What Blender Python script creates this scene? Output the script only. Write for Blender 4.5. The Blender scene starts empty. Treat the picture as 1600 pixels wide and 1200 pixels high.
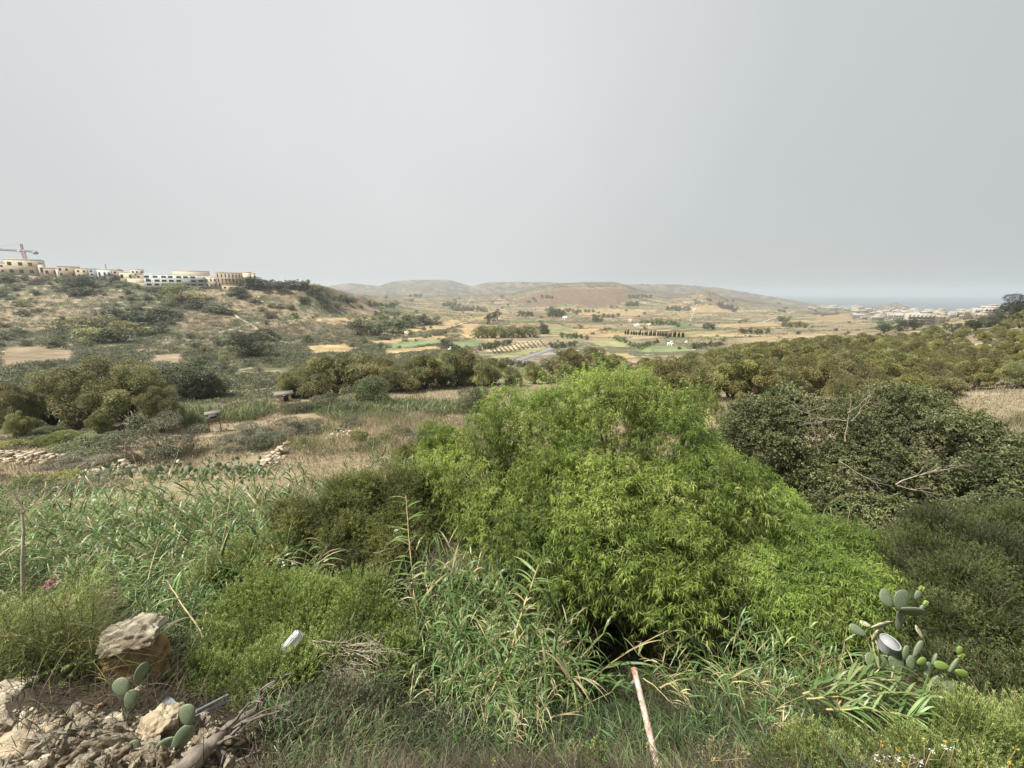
import bpy, bmesh, math, random
import numpy as np
from mathutils import Vector, Matrix, noise as mnoise

# ------------------------------------------------------------------ camera, sky, sun, exposure
S = bpy.context.scene
COL = S.collection
CZ = 95.0                      # eye height above the sea
PITCH = math.radians(13.4)
F = 600.0                      # focal length in photo pixels (photo 1600 wide)
cp, sp = math.cos(PITCH), math.sin(PITCH)
cam = bpy.data.cameras.new('camera')
cam.sensor_width = 36.0
cam.lens = 36.0 * F / 1600.0
cam.clip_start = 0.05
cam.clip_end = 60000.0
camo = bpy.data.objects.new('camera', cam)
COL.objects.link(camo)
camo.location = (0, 0, CZ)
camo.rotation_euler = (math.pi / 2 - PITCH, 0, 0)
S.camera = camo

SUN_EL, SUN_AZ = math.radians(60), math.radians(-104)     # azimuth from +Y towards +X
w = bpy.data.worlds.new('World')
S.world = w
w.use_nodes = True
nt = w.node_tree
nt.nodes.clear()
wo = nt.nodes.new('ShaderNodeOutputWorld')
bg = nt.nodes.new('ShaderNodeBackground')
sky = nt.nodes.new('ShaderNodeTexSky')
sky.sky_type = 'NISHITA'
sky.sun_disc = False
sky.sun_elevation = SUN_EL
sky.sun_rotation = SUN_AZ
sky.dust_density = 6.0
tc = nt.nodes.new('ShaderNodeTexCoord')
dot = nt.nodes.new('ShaderNodeVectorMath'); dot.operation = 'DOT_PRODUCT'
gd = Vector((-0.32, 1.0, 0.62)).normalized()
dot.inputs[1].default_value = gd
nt.links.new(tc.outputs['Generated'], dot.inputs[0])
ramp = nt.nodes.new('ShaderNodeValToRGB')                # veil of thin cloud, brighter in the haze ahead
ramp.color_ramp.elements[0].position = 0.25
ramp.color_ramp.elements[0].color = (0.455, 0.487, 0.495, 1)
ramp.color_ramp.elements[1].position = 1.0
ramp.color_ramp.elements[1].color = (0.68, 0.695, 0.69, 1)
e = ramp.color_ramp.elements.new(0.72); e.color = (0.53, 0.557, 0.557, 1)
nt.links.new(dot.outputs['Value'], ramp.inputs['Fac'])
cn = nt.nodes.new('ShaderNodeTexNoise'); cn.inputs['Scale'].default_value = 1.6; cn.inputs['Detail'].default_value = 3
nt.links.new(tc.outputs['Generated'], cn.inputs['Vector'])
cr = nt.nodes.new('ShaderNodeMapRange'); cr.inputs[1].default_value = 0.3; cr.inputs[2].default_value = 0.7
cr.inputs[3].default_value = 0.965; cr.inputs[4].default_value = 1.035
nt.links.new(cn.outputs['Fac'], cr.inputs[0])
cm = nt.nodes.new('ShaderNodeVectorMath'); cm.operation = 'SCALE'
nt.links.new(ramp.outputs['Color'], cm.inputs[0]); nt.links.new(cr.outputs[0], cm.inputs['Scale'])
sc_ = nt.nodes.new('ShaderNodeVectorMath'); sc_.operation = 'SCALE'; sc_.inputs['Scale'].default_value = 0.08
nt.links.new(sky.outputs['Color'], sc_.inputs[0])
mx = nt.nodes.new('ShaderNodeMix'); mx.data_type = 'RGBA'; mx.inputs[0].default_value = 0.93
nt.links.new(sc_.outputs[0], mx.inputs[6]); nt.links.new(cm.outputs[0], mx.inputs[7])
nt.links.new(mx.outputs[2], bg.inputs['Color'])
bg.inputs['Strength'].default_value = 0.66
nt.links.new(bg.outputs[0], wo.inputs['Surface'])

sd = bpy.data.lights.new('sun', 'SUN')
sd.energy = 5.0
sd.angle = math.radians(5)
sd.color = (1.0, 0.975, 0.93)
so = bpy.data.objects.new('sun', sd)
COL.objects.link(so)
sdir = Vector((math.sin(SUN_AZ) * math.cos(SUN_EL), math.cos(SUN_AZ) * math.cos(SUN_EL), math.sin(SUN_EL)))
so.rotation_euler = sdir.to_track_quat('Z', 'Y').to_euler()
so.location = (0, 0, CZ + 200)

S.view_settings.view_transform = 'Standard'
S.view_settings.look = 'None'
S.view_settings.gamma = 1.0
S.view_settings.use_curve_mapping = False
S.view_settings.exposure = 0.8
S.render.engine = 'CYCLES'
S.cycles.max_bounces = 6
S.cycles.diffuse_bounces = 3
S.cycles.transmission_bounces = 4
S.cycles.volume_bounces = 1
S.cycles.use_denoising = True

# ------------------------------------------------------------------ helpers
PI = math.pi
rg = np.random.default_rng(7)


def pix(u, v, D):
    """point seen at photo pixel u,v at depth D along the view axis"""
    xi = (np.asarray(u, float) - 800) / F
    yi = (600 - np.asarray(v, float)) / F
    D = np.asarray(D, float)
    return np.stack(np.broadcast_arrays(D * xi, D * (cp + yi * sp), CZ + D * (-sp + yi * cp)), -1)


def vnoise(x, y, seed=0):
    xi = np.floor(x).astype(np.int64); yi = np.floor(y).astype(np.int64)
    fx = x - xi; fy = y - yi
    fx = fx * fx * (3 - 2 * fx); fy = fy * fy * (3 - 2 * fy)

    def h(a, b):
        n = (a * 374761393 + b * 668265263 + seed * 1442695041) & 0x7fffffff
        n = ((n ^ (n >> 13)) * 1274126177) & 0x7fffffff
        return ((n ^ (n >> 16)) & 0xffff) / 65535.0
    return (h(xi, yi) * (1 - fx) + h(xi + 1, yi) * fx) * (1 - fy) + (h(xi, yi + 1) * (1 - fx) + h(xi + 1, yi + 1) * fx) * fy


def fbm(x, y, s, seed=0, octv=4):
    t = 0; a = 0.5
    for k in range(octv):
        t = t + a * (vnoise(x / s + 17.3 * k, y / s - 9.1 * k, seed + k) - 0.5)
        s = s / 2.03; a *= 0.55
    return t


def norm(a):
    return a / np.maximum(np.linalg.norm(a, axis=-1, keepdims=True), 1e-9)


def setp(o, label=None, cat=None, group=None, kind=None):
    if label: o['label'] = label
    if cat: o['category'] = cat
    if group: o['group'] = group
    if kind: o['kind'] = kind
    return o


def link(o, parent=None):
    COL.objects.link(o)
    if parent is not None: o.parent = parent
    return o


def thing(name, label, cat, loc=(0, 0, 0), rz=0.0, group=None):
    o = bpy.data.objects.new(name, None)
    o.empty_display_size = 0.2
    o.location = [float(c) for c in loc]
    o.rotation_euler = (0, 0, rz)
    link(o)
    return setp(o, label, cat, group)


class Geo:
    """collects vertices and faces (with a per-vertex tone 'var') and links them as one mesh"""
    def __init__(self):
        self.V = []; self.T = []; self.Q = []; self.tm = []; self.qm = []; self.var = []; self.n = 0

    def add(self, V, Fc, var=0.5, mat=0):
        V = np.asarray(V, float).reshape(-1, 3)
        Fc = np.asarray(Fc, np.int64)
        if len(V) == 0 or len(Fc) == 0: return
        if Fc.shape[1] == 3:
            self.T.append(Fc + self.n); self.tm.append(np.full(len(Fc), mat))
        else:
            self.Q.append(Fc + self.n); self.qm.append(np.full(len(Fc), mat))
        self.V.append(V)
        self.var.append(np.broadcast_to(np.asarray(var, float), (len(V),)).copy())
        self.n += len(V)

    def mesh(self, name, mats, smooth=False):
        me = bpy.data.meshes.new(name)
        V = np.concatenate(self.V).astype(np.float32)
        T = np.concatenate(self.T) if self.T else np.zeros((0, 3), np.int64)
        Q = np.concatenate(self.Q) if self.Q else np.zeros((0, 4), np.int64)
        me.vertices.add(len(V)); me.vertices.foreach_set('co', V.ravel())
        li = np.concatenate([T.ravel(), Q.ravel()]).astype(np.int32)
        me.loops.add(len(li)); me.loops.foreach_set('vertex_index', li)
        me.polygons.add(len(T) + len(Q))
        ls = np.concatenate([np.arange(len(T)) * 3, len(T) * 3 + np.arange(len(Q)) * 4]).astype(np.int32)
        me.polygons.foreach_set('loop_start', ls)
        mi = np.concatenate(self.tm + self.qm).astype(np.int32)
        me.polygons.foreach_set('material_index', mi)
        if smooth: me.polygons.foreach_set('use_smooth', np.ones(len(mi), bool))
        me.update(calc_edges=True)
        a = me.attributes.new('var', 'FLOAT', 'POINT')
        a.data.foreach_set('value', np.concatenate(self.var).astype(np.float32))
        for m in (mats if isinstance(mats, (list, tuple)) else [mats]): me.materials.append(m)
        return me

    def build(self, name, mats, parent=None, smooth=False):
        o = bpy.data.objects.new(name, self.mesh(name, mats, smooth))
        return link(o, parent)


def tube(g, pts, rad, sides=5, var=0.5, mat=0, cap=True):
    pts = np.asarray(pts, float); n = len(pts)
    rad = np.broadcast_to(np.asarray(rad, float), (n,))
    t = norm(np.gradient(pts, axis=0))
    ref = np.array([0.0, 0, 1]) if abs(t[0][2]) < 0.9 else np.array([1.0, 0, 0])
    a = norm(np.cross(t, ref)); b = np.cross(t, a)
    th = np.arange(sides) * 2 * PI / sides
    ring = a[:, None] * np.cos(th)[None, :, None] + b[:, None] * np.sin(th)[None, :, None]
    V = (pts[:, None] + ring * rad[:, None, None]).reshape(-1, 3)
    i = np.arange(n - 1)[:, None] * sides; j = np.arange(sides)[None]
    k = (j + 1) % sides
    q = np.stack([i + j, i + k, i + sides + k, i + sides + j], -1).reshape(-1, 4)
    g.add(V, q, var, mat)
    if cap:
        for end, cidx in ((0, pts[0]), (n - 1, pts[-1])):
            Vc = np.concatenate([V[end * sides:(end + 1) * sides], [cidx]])
            g.add(Vc, np.stack([np.arange(sides), (np.arange(sides) + 1) % sides, np.full(sides, sides)], -1), var, mat)


def box(g, c, s, rz=0.0, var=0.5, mat=0, M=None):
    s = np.asarray(s, float) / 2
    V = np.array([[x, y, z] for z in (-1, 1) for y in (-1, 1) for x in (-1, 1)], float) * s
    if M is not None: V = V @ np.asarray(M).T
    if rz:
        c_, s_ = math.cos(rz), math.sin(rz)
        V = V @ np.array([[c_, s_, 0], [-s_, c_, 0], [0, 0, 1]])
    V = V + np.asarray(c, float)
    g.add(V, [[0, 2, 3, 1], [4, 5, 7, 6], [0, 1, 5, 4], [2, 6, 7, 3], [0, 4, 6, 2], [1, 3, 7, 5]], var, mat)


def leaves(g, base, d, L, W, rng, var, mat=0, bend=0.25, fold=None):
    """lanceolate leaves: one folded quad pair each"""
    base = np.asarray(base, float); n = len(base)
    if n == 0: return
    d = norm(np.asarray(d, float))
    L = np.broadcast_to(np.asarray(L, float), (n,))[:, None]
    W = np.broadcast_to(np.asarray(W, float), (n,))[:, None]
    up = np.array([0, 0, 1.0]) + rng.normal(0, 0.55, (n, 3))
    s = norm(np.cross(d, up)); nn = np.cross(s, d)
    mid = base + d * L * 0.42
    tip = base + d * L - np.array([0, 0, 1.0]) * L * bend
    V = np.stack([base, mid + s * W / 2 + nn * W * 0.12, tip, mid - s * W / 2 + nn * W * 0.12], 1).reshape(-1, 3)
    q = (np.arange(n)[:, None] * 4 + np.arange(4)[None])
    g.add(V, q, np.repeat(np.broadcast_to(np.asarray(var, float), (n,)), 4), mat)


def strips(g, base, d, L, W, droop, nseg, rng, var, mat=0, twist=0.0):
    """long arching blades, widest near a third of their length"""
    base = np.asarray(base, float); n = len(base)
    if n == 0: return
    d = norm(np.asarray(d, float))
    L = np.broadcast_to(np.asarray(L, float), (n,)); W = np.broadcast_to(np.asarray(W, float), (n,))
    droop = np.broadcast_to(np.asarray(droop, float), (n,))
    t = np.linspace(0, 1, nseg + 1)
    g3 = np.array([0, 0, -1.0])
    s = norm(np.cross(d, np.array([0, 0, 1.0]) + rng.normal(0, 0.25, (n, 3))))
    P = base[:, None] + d[:, None] * (t[None, :, None] * L[:, None, None]) + g3 * (droop[:, None, None] * L[:, None, None] * (t ** 2)[None, :, None])
    prof = np.interp(t, [0, 0.08, 0.35, 0.7, 1], [0.35, 0.8, 1, 0.65, 0.04])
    off = s[:, None] * (W[:, None] * prof[None] / 2)[..., None]
    V = np.stack([P - off, P + off], 2).reshape(-1, 3)
    m = (nseg + 1) * 2
    q1 = np.array([[2 * k, 2 * k + 1, 2 * k + 3, 2 * k + 2] for k in range(nseg)])
    q = (np.arange(n)[:, None, None] * m + q1[None]).reshape(-1, 4)
    g.add(V, q, np.repeat(np.broadcast_to(np.asarray(var, float), (n,)), m), mat)


# ------------------------------------------------------------------ materials
def nmat(name):
    m = bpy.data.materials.new(name); m.use_nodes = True
    m.node_tree.nodes.clear()
    o = m.node_tree.nodes.new('ShaderNodeOutputMaterial')
    return m, m.node_tree.nodes, m.node_tree.links, o


def leafmat(name, stops, transl=0.35, rough=0.55, spec=0.3, clump=1.2, camt=0.25, vary=0.22):
    """stops: list of (pos, colour) over the per-leaf tone"""
    m, N, K, o = nmat(name)
    at_ = N.new('ShaderNodeAttribute'); at_.attribute_name = 'var'
    r = N.new('ShaderNodeValToRGB')
    el = r.color_ramp.elements
    el[0].position = stops[0][0]; el[0].color = (*stops[0][1], 1)
    el[1].position = stops[-1][0]; el[1].color = (*stops[-1][1], 1)
    for p, c in stops[1:-1]:
        x = el.new(p); x.color = (*c, 1)
    K.new(at_.outputs['Fac'], r.inputs['Fac'])
    t = N.new('ShaderNodeTexCoord')
    n = N.new('ShaderNodeTexNoise'); n.inputs['Scale'].default_value = clump; n.inputs['Detail'].default_value = 2
    K.new(t.outputs['Object'], n.inputs['Vector'])
    oi = N.new('ShaderNodeObjectInfo')
    mr = N.new('ShaderNodeMapRange'); mr.inputs[1].default_value = 0.3; mr.inputs[2].default_value = 0.7
    mr.inputs[3].default_value = 1 - camt; mr.inputs[4].default_value = 1 + camt
    K.new(n.outputs['Fac'], mr.inputs[0])
    mr2 = N.new('ShaderNodeMapRange'); mr2.inputs[3].default_value = 1 - vary; mr2.inputs[4].default_value = 1 + vary
    K.new(oi.outputs['Random'], mr2.inputs[0])
    mu = N.new('ShaderNodeMath'); mu.operation = 'MULTIPLY'
    K.new(mr.outputs[0], mu.inputs[0]); K.new(mr2.outputs[0], mu.inputs[1])
    hs = N.new('ShaderNodeHueSaturation')
    K.new(r.outputs['Color'], hs.inputs['Color']); K.new(mu.outputs[0], hs.inputs['Value'])
    hm = N.new('ShaderNodeMapRange'); hm.inputs[3].default_value = 0.485; hm.inputs[4].default_value = 0.515
    K.new(oi.outputs['Random'], hm.inputs[0]); K.new(hm.outputs[0], hs.inputs['Hue'])
    p = N.new('ShaderNodeBsdfPrincipled')
    p.inputs['Roughness'].default_value = rough
    p.inputs['Specular IOR Level'].default_value = spec
    K.new(hs.outputs['Color'], p.inputs['Base Color'])
    if transl > 0:
        tr = N.new('ShaderNodeBsdfTranslucent'); K.new(hs.outputs['Color'], tr.inputs['Color'])
        ms = N.new('ShaderNodeMixShader'); ms.inputs[0].default_value = transl
        K.new(p.outputs[0], ms.inputs[1]); K.new(tr.outputs[0], ms.inputs[2])
        K.new(ms.outputs[0], o.inputs['Surface'])
    else:
        K.new(p.outputs[0], o.inputs['Surface'])
    return m


def surfmat(name, c1, c2, scale=3.0, rough=0.85, c3=None, bump=0.3, detail=6, metal=0.0, stretch=(1, 1, 1), coord='Object', spec=0.3):
    m, N, K, o = nmat(name)
    t = N.new('ShaderNodeTexCoord')
    mp = N.new('ShaderNodeMapping'); mp.inputs['Scale'].default_value = stretch
    K.new(t.outputs[coord], mp.inputs['Vector'])
    n = N.new('ShaderNodeTexNoise'); n.inputs['Scale'].default_value = scale; n.inputs['Detail'].default_value = detail
    n.inputs['Roughness'].default_value = 0.62
    K.new(mp.outputs[0], n.inputs['Vector'])
    r = N.new('ShaderNodeValToRGB'); el = r.color_ramp.elements
    el[0].position = 0.35; el[0].color = (*c1, 1); el[1].position = 0.65; el[1].color = (*c2, 1)
    K.new(n.outputs['Fac'], r.inputs['Fac'])
    out = r.outputs['Color']
    if c3 is not None:
        n2 = N.new('ShaderNodeTexNoise'); n2.inputs['Scale'].default_value = scale * 0.37; n2.inputs['Detail'].default_value = 4
        K.new(mp.outputs[0], n2.inputs['Vector'])
        r2 = N.new('ShaderNodeMapRange'); r2.inputs[1].default_value = 0.5; r2.inputs[2].default_value = 0.62
        K.new(n2.outputs['Fac'], r2.inputs[0])
        mix = N.new('ShaderNodeMix'); mix.data_type = 'RGBA'
        K.new(r2.outputs[0], mix.inputs[0]); K.new(out, mix.inputs[6]); mix.inputs[7].default_value = (*c3, 1)
        out = mix.outputs[2]
    p = N.new('ShaderNodeBsdfPrincipled')
    p.inputs['Roughness'].default_value = rough; p.inputs['Metallic'].default_value = metal
    p.inputs['Specular IOR Level'].default_value = spec
    K.new(out, p.inputs['Base Color'])
    if bump:
        b = N.new('ShaderNodeBump'); b.inputs['Strength'].default_value = bump; b.inputs['Distance'].default_value = 0.05
        K.new(n.outputs['Fac'], b.inputs['Height']); K.new(b.outputs[0], p.inputs['Normal'])
    K.new(p.outputs[0], o.inputs['Surface'])
    return m


M = {}
M['willow'] = leafmat('willow_leaf', [(0, (.085, .14, .028)), (.4, (.20, .30, .052)), (.85, (.36, .46, .10)), (1, (.46, .48, .19))], .45, clump=.6, camt=.35)
M['willow_b'] = leafmat('willow_leaf_dull', [(0, (.09, .125, .03)), (.5, (.20, .25, .055)), (.88, (.32, .36, .10)), (1, (.42, .36, .19))], .40, clump=.7)
M['reed'] = leafmat('reed_leaf', [(0, (.038, .07, .02)), (.48, (.13, .205, .058)), (.84, (.28, .36, .135)), (.94, (.44, .39, .21)), (1, (.50, .40, .23))], .3, .42, .4, clump=.6)
M['reed_shade_tint'] = leafmat('shade_tinted_reed_leaf', [(0, (.022, .04, .014)), (.5, (.065, .105, .032)), (.85, (.15, .205, .07)), (1, (.28, .24, .13))], .25, .5, .3, clump=.6, camt=.4)  # darker copy of the reed leaf, shade of the bank painted into its colour
M['deadreed'] = leafmat('dead_reed', [(0, (.04, .036, .02)), (.5, (.095, .08, .048)), (.85, (.19, .155, .095)), (1, (.33, .27, .17))], .2, .7, .2, clump=.6)
M['heath'] = leafmat('feathery_leaf', [(0, (.12, .155, .04)), (.5, (.31, .37, .10)), (.9, (.50, .53, .20)), (1, (.45, .39, .22))], .38, clump=1.6, camt=.3)
M['heath_d'] = leafmat('dark_feathery_leaf', [(0, (.045, .06, .018)), (.5, (.095, .12, .035)), (.9, (.16, .19, .055)), (1, (.20, .20, .08))], .3, clump=1.0, camt=.4)
M['reedbed'] = leafmat('reed_bed_leaf', [(0, (.05, .06, .025)), (.5, (.115, .135, .055)), (.9, (.19, .20, .09)), (1, (.30, .26, .15))], .25, clump=.5, camt=.35)
M['olive'] = leafmat('dark_shrub_leaf', [(0, (.055, .066, .016)), (.5, (.145, .165, .035)), (.9, (.25, .26, .06)), (1, (.28, .23, .09))], .32, clump=1.3, camt=.4)
M['carob'] = leafmat('glossy_dark_leaf', [(0, (.07, .085, .032)), (.5, (.155, .18, .068)), (.88, (.27, .29, .13)), (1, (.36, .33, .19))], .28, .55, .3, clump=.8, camt=.4)
M['acacia'] = leafmat('acacia_leaf', [(0, (.10, .10, .04)), (.5, (.225, .225, .085)), (.9, (.35, .33, .14)), (1, (.42, .34, .18))], .34, clump=.25, camt=.35)
M['acacia_y'] = leafmat('yellowish_acacia_leaf', [(0, (.11, .11, .038)), (.5, (.265, .255, .085)), (.9, (.40, .36, .14)), (1, (.46, .37, .20))], .34, clump=.25, camt=.35)
M['scrub'] = leafmat('scrub_leaf', [(0, (.065, .07, .034)), (.5, (.125, .135, .065)), (.9, (.19, .20, .10)), (1, (.25, .21, .13))], .2, clump=.3, camt=.35)
M['scrub_g'] = leafmat('grey_scrub_leaf', [(0, (0.077, 0.077, 0.0495)), (0.5, (0.143, 0.1375, 0.088)), (0.9, (0.22, 0.2035, 0.132)), (1, (0.286, 0.242, 0.165))], .2, clump=.5, camt=.3)
M['scrub_b'] = leafmat('bright_scrub_leaf', [(0, (.06, .10, .02)), (.5, (.12, .18, .035)), (.9, (.20, .26, .07)), (1, (.30, .27, .12))], .3, clump=.5, camt=.3)
M['pine'] = leafmat('dark_pine_leaf', [(0, (.03, .04, .026)), (.5, (.065, .08, .046)), (1, (.11, .13, .07))], .15, clump=.4, camt=.3)
M['dry'] = leafmat('dry_grass_blade', [(0, (.17, .135, .085)), (.35, (.29, .24, .155)), (.7, (.43, .36, .24)), (.88, (.25, .25, .12)), (1, (.15, .19, .07))], .3, .75, .15, clump=.12, camt=.25)
M['broom'] = leafmat('wiry_stem', [(0, (.10, .075, .04)), (.35, (.18, .14, .06)), (.6, (.12, .16, .045)), (.85, (.20, .25, .07)), (1, (.40, .33, .17))], .25, .65, .2, clump=1.5, camt=.3)
M['bark'] = surfmat('grey_bark', (.10, .08, .06), (.24, .20, .155), 9, .9, bump=.5, stretch=(1, 1, .25))
M['barkd'] = surfmat('dark_bark', (.04, .03, .022), (.10, .078, .055), 9, .9, bump=.5, stretch=(1, 1, .25))
M['twig'] = surfmat('bleached_twig', (.25, .20, .14), (.48, .41, .32), 14, .85, bump=.2)
M['cane'] = surfmat('straw_cane', (.30, .22, .10), (.50, .39, .19), 8, .6, bump=.1)
M['rock'] = surfmat('weathered_limestone', (.29, .225, .14), (.50, .41, .28), 9, .92, c3=(.13, .10, .065), bump=1.0, detail=10)
M['rock_o'] = surfmat('ochre_limestone', (.20, .125, .055), (.38, .26, .12), 9, .92, c3=(.15, .105, .065), bump=1.0, detail=10)
M['rock_p'] = surfmat('pale_limestone', (.40, .34, .24), (.58, .50, .37), 10, .92, c3=(.26, .21, .14), bump=.9, detail=10)
M['petalp'] = leafmat('pink_petal', [(0, (.55, .12, .25)), (1, (.75, .35, .48))], .3, clump=3)
M['petaly'] = leafmat('yellow_petal', [(0, (.62, .44, .02)), (1, (.70, .55, .03))], .3, clump=3)
M['petalw'] = leafmat('white_petal', [(0, (.60, .60, .55)), (1, (.80, .80, .76))], .3, clump=3)

# ------------------------------------------------------------------ the terrain
# rows of control points from near to far; each: photo columns, photo rows, depth
UK = [-400, 0, 200, 400, 600, 800, 1000, 1300, 1600, 2000]
ROWS = [
    ([-400, 0, 200, 400, 600, 800, 1000, 1300, 1600, 2000], [1200] * 10, [2.7, 2.75, 2.8, 2.95, 3.3, 3.6, 3.6, 3.4, 3.1, 3.1]),
    ([-400, 0, 200, 400, 600, 800, 1000, 1300, 1600, 2000], [1080] * 10, [3.3, 3.5, 3.8, 4.4, 5.0, 6.0, 6.1, 5.4, 4.5, 4.4]),
    ([-400, 0, 200, 400, 600, 800, 1000, 1300, 1600, 2000], [950] * 10, [6.5, 7.0, 7.6, 8.0, 8.4, 8.8, 8.8, 8.0, 7.0, 6.8]),
    ([-400, 0, 200, 400, 600, 800, 1000, 1300, 1600, 2000], [810] * 10, [12, 12.3, 12.3, 12.3, 12.3, 12.6, 12.8, 11.5, 10.6, 10]),
    ([-400, 0, 200, 400, 600, 800, 1000, 1300, 1600, 2000], [725] * 10, [20, 20.5, 21, 21, 20, 19.5, 19.5, 17.5, 15.5, 14]),
    ([-400, 0, 200, 400, 600, 800, 1000, 1300, 1600, 2000], [665] * 10, [33, 34, 35, 35, 33, 32, 32, 28, 23, 20]),
    ([-400, 0, 200, 400, 600, 800, 1000, 1300, 1600, 2000], [622] * 10, [52, 54, 56, 57, 55, 53, 52, 44, 33, 28]),
    ([-400, 0, 200, 400, 600, 800, 1000, 1300, 1600, 2000], [582] * 10, [82, 84, 90, 94, 98, 98, 95, 76, 48, 40]),
    ([-400, 0, 200, 400, 600, 800, 1000, 1300, 1600, 2000], [552] * 10, [115, 120, 130, 140, 155, 168, 165, 125, 72, 55]),
    ([-400, 0, 200, 400, 600, 800, 1000, 1300, 1600, 2000], [515, 518, 520, 522, 524, 522, 522, 520, 512, 500], [160, 165, 180, 200, 240, 320, 340, 240, 105, 75]),
    ([-400, 0, 200, 300, 500, 700, 900, 1200, 1400, 1480, 1600, 2000], [470, 477, 480, 484, 489, 500, 501, 503, 502, 500, 490, 470], [210, 220, 230, 240, 300, 480, 600, 660, 620, 420, 140, 100]),
    ([-400, 0, 100, 200, 280, 350, 400, 490, 508, 560, 640, 800, 1000, 1200, 1400, 1470, 1545, 1600, 2000],
     [412, 426, 434, 440, 453, 450, 443, 444, 447, 463, 480, 486, 486, 489, 493, 494, 492, 470, 430],
     [290, 290, 290, 290, 300, 310, 315, 330, 350, 450, 800, 1000, 1020, 1080, 1100, 1000, 330, 190, 150]),
    ([-400, 0, 300, 490, 520, 560, 600, 660, 735, 800, 840, 870, 900, 960, 980, 1000, 1050, 1105, 1140, 1200, 1280, 1400, 1500, 1560, 1600, 2000],
     [560, 545, 530, 500, 470, 462, 462, 462, 462, 458, 448, 442.5, 441, 440.5, 446, 453, 459, 459, 466, 473, 480, 484, 486, 500, 520, 560],
     [480, 480, 500, 800, 1400, 1800, 1850, 1850, 1850, 1800, 1780, 1760, 1750, 1750, 1760, 1800, 1800, 1500, 1600, 1850, 1850, 1900, 1850, 1000, 500, 400]),
    ([-400, 0, 490, 520, 560, 590, 735, 800, 870, 960, 1000, 1100, 1280, 1400, 1500, 1600, 2000],
     [560, 540, 500, 462, 458, 462, 462, 462, 462, 462, 459, 460, 481, 484, 486, 500, 530],
     [700, 800, 1200, 2000, 2350, 2350, 2350, 2350, 2350, 2350, 2350, 2300, 2100, 2060, 2060, 1500, 900]),
    ([-400, 0, 480, 515, 548, 575, 592, 606, 622, 660, 703, 716, 735, 742, 760, 800, 862, 900, 970, 1040, 1090, 1120, 1160, 1200, 1240, 1275, 1400, 1600, 2000],
     [520, 500, 470, 446.5, 442, 445, 446.8, 441.5, 438.5, 436.8, 437, 441, 446.5, 446, 441.2, 439.8, 440.8, 443, 444.5, 443.5, 446.5, 449, 455.5, 462.5, 469, 475.5, 489, 500, 500],
     [1500, 1700, 2400, 2800, 2900, 2900, 2850, 2800, 2800, 2800, 2800, 2800, 2900, 2900, 2800, 2800, 2800, 2800, 2700, 2700, 2700, 2700, 2700, 2600, 2500, 2300, 2250, 2200, 2000]),
]
AZT = np.radians(np.linspace(-58, 58, 1161))
RR = [np.full(len(AZT), 0.2), np.full(len(AZT), 1.0)]
ZZ = [np.full(len(AZT), CZ - 1.65), np.full(len(AZT), CZ - 1.9)]
for us, vs, ds in ROWS:
    uu = np.linspace(us[0], us[-1], 1600)
    p = pix(uu, np.interp(uu, us, vs), np.interp(uu, us, ds))
    az = np.arctan2(p[:, 0], p[:, 1]); r = np.hypot(p[:, 0], p[:, 1])
    o_ = np.argsort(az)
    r = np.interp(AZT, az[o_], r[o_]); z = np.interp(AZT, az[o_], p[o_, 2])
    RR.append(np.maximum(r, RR[-1] * 1.03 + 0.1)); ZZ.append(z)
RR.append(RR[-1] * 1.25); ZZ.append(np.minimum(ZZ[-1] - 60, -6.0))
RR.append(np.full(len(AZT), 6500.0)); ZZ.append(np.full(len(AZT), -12.0))
RR = np.array(RR); ZZ = np.array(ZZ)
bumpc = pix(1397, 483, 1850); bump2 = pix(1108, 466, 1450)


def H(x, y, detail=True):
    """terrain height"""
    x = np.asarray(x, float); y = np.asarray(y, float)
    sh = np.broadcast(x, y).shape
    x = np.broadcast_to(x, sh).ravel(); y = np.broadcast_to(y, sh).ravel()
    az = np.arctan2(x, y); r = np.hypot(x, y)
    a = np.clip(az, AZT[0], AZT[-1])
    fi = (a - AZT[0]) / (AZT[1] - AZT[0])
    i0 = np.clip(fi.astype(int), 0, len(AZT) - 2); f = fi - i0
    z = np.zeros(len(x)); rp = zp = None
    for k in range(len(RR)):
        rk = RR[k][i0] * (1 - f) + RR[k][i0 + 1] * f
        zk = ZZ[k][i0] * (1 - f) + ZZ[k][i0 + 1] * f
        if k == 0:
            z[:] = zk
        else:
            m_ = r >= rp
            t = np.clip((r - rp) / (rk - rp), 0, 1)
            t = 0.6 * t + 0.4 * t * t * (3 - 2 * t)
            z = np.where(m_, zp + (zk - zp) * t, z)
        rp, zp = rk, zk
    # hillocks by the coast and in the valley
    z = z + 36 * np.exp(-np.hypot(x - bumpc[0], y - bumpc[1]) / 62.0) + 16 * np.exp(-(np.hypot(x - bump2[0], y - bump2[1]) / 60.0) ** 2)
    if detail:
        amp = np.interp(r, [0, 4, 12, 60, 300, 1200, 2500, 3500], [.02, .12, .3, .7, 2.0, 4, 2.2, 0])
        sz = np.interp(r, [0, 12, 60, 300, 1200], [1, 3, 14, 45, 160])
        n = fbm(x, y, 2.0, 3) * np.interp(r, [0, 15, 30], [1, .5, 0]) + fbm(x, y, 14.0, 5) * np.interp(r, [5, 20, 120, 200], [0, 1, .6, 0.15])
        n = n + fbm(x, y, 60.0, 9) * np.interp(r, [60, 150, 900, 1600], [0, 1, .5, .25]) + fbm(x, y, 220.0, 11) * np.interp(r, [400, 900], [0, 1])
        z = z + n * amp
    bk = np.clip((np.abs(az) - math.radians(70)) / math.radians(35), 0, 1); bk = bk * bk * (3 - 2 * bk)
    z = z * (1 - bk) + bk * np.where(r < 3500, CZ - 1.8 - r * 0.004, -10)
    return z.reshape(sh)


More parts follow.
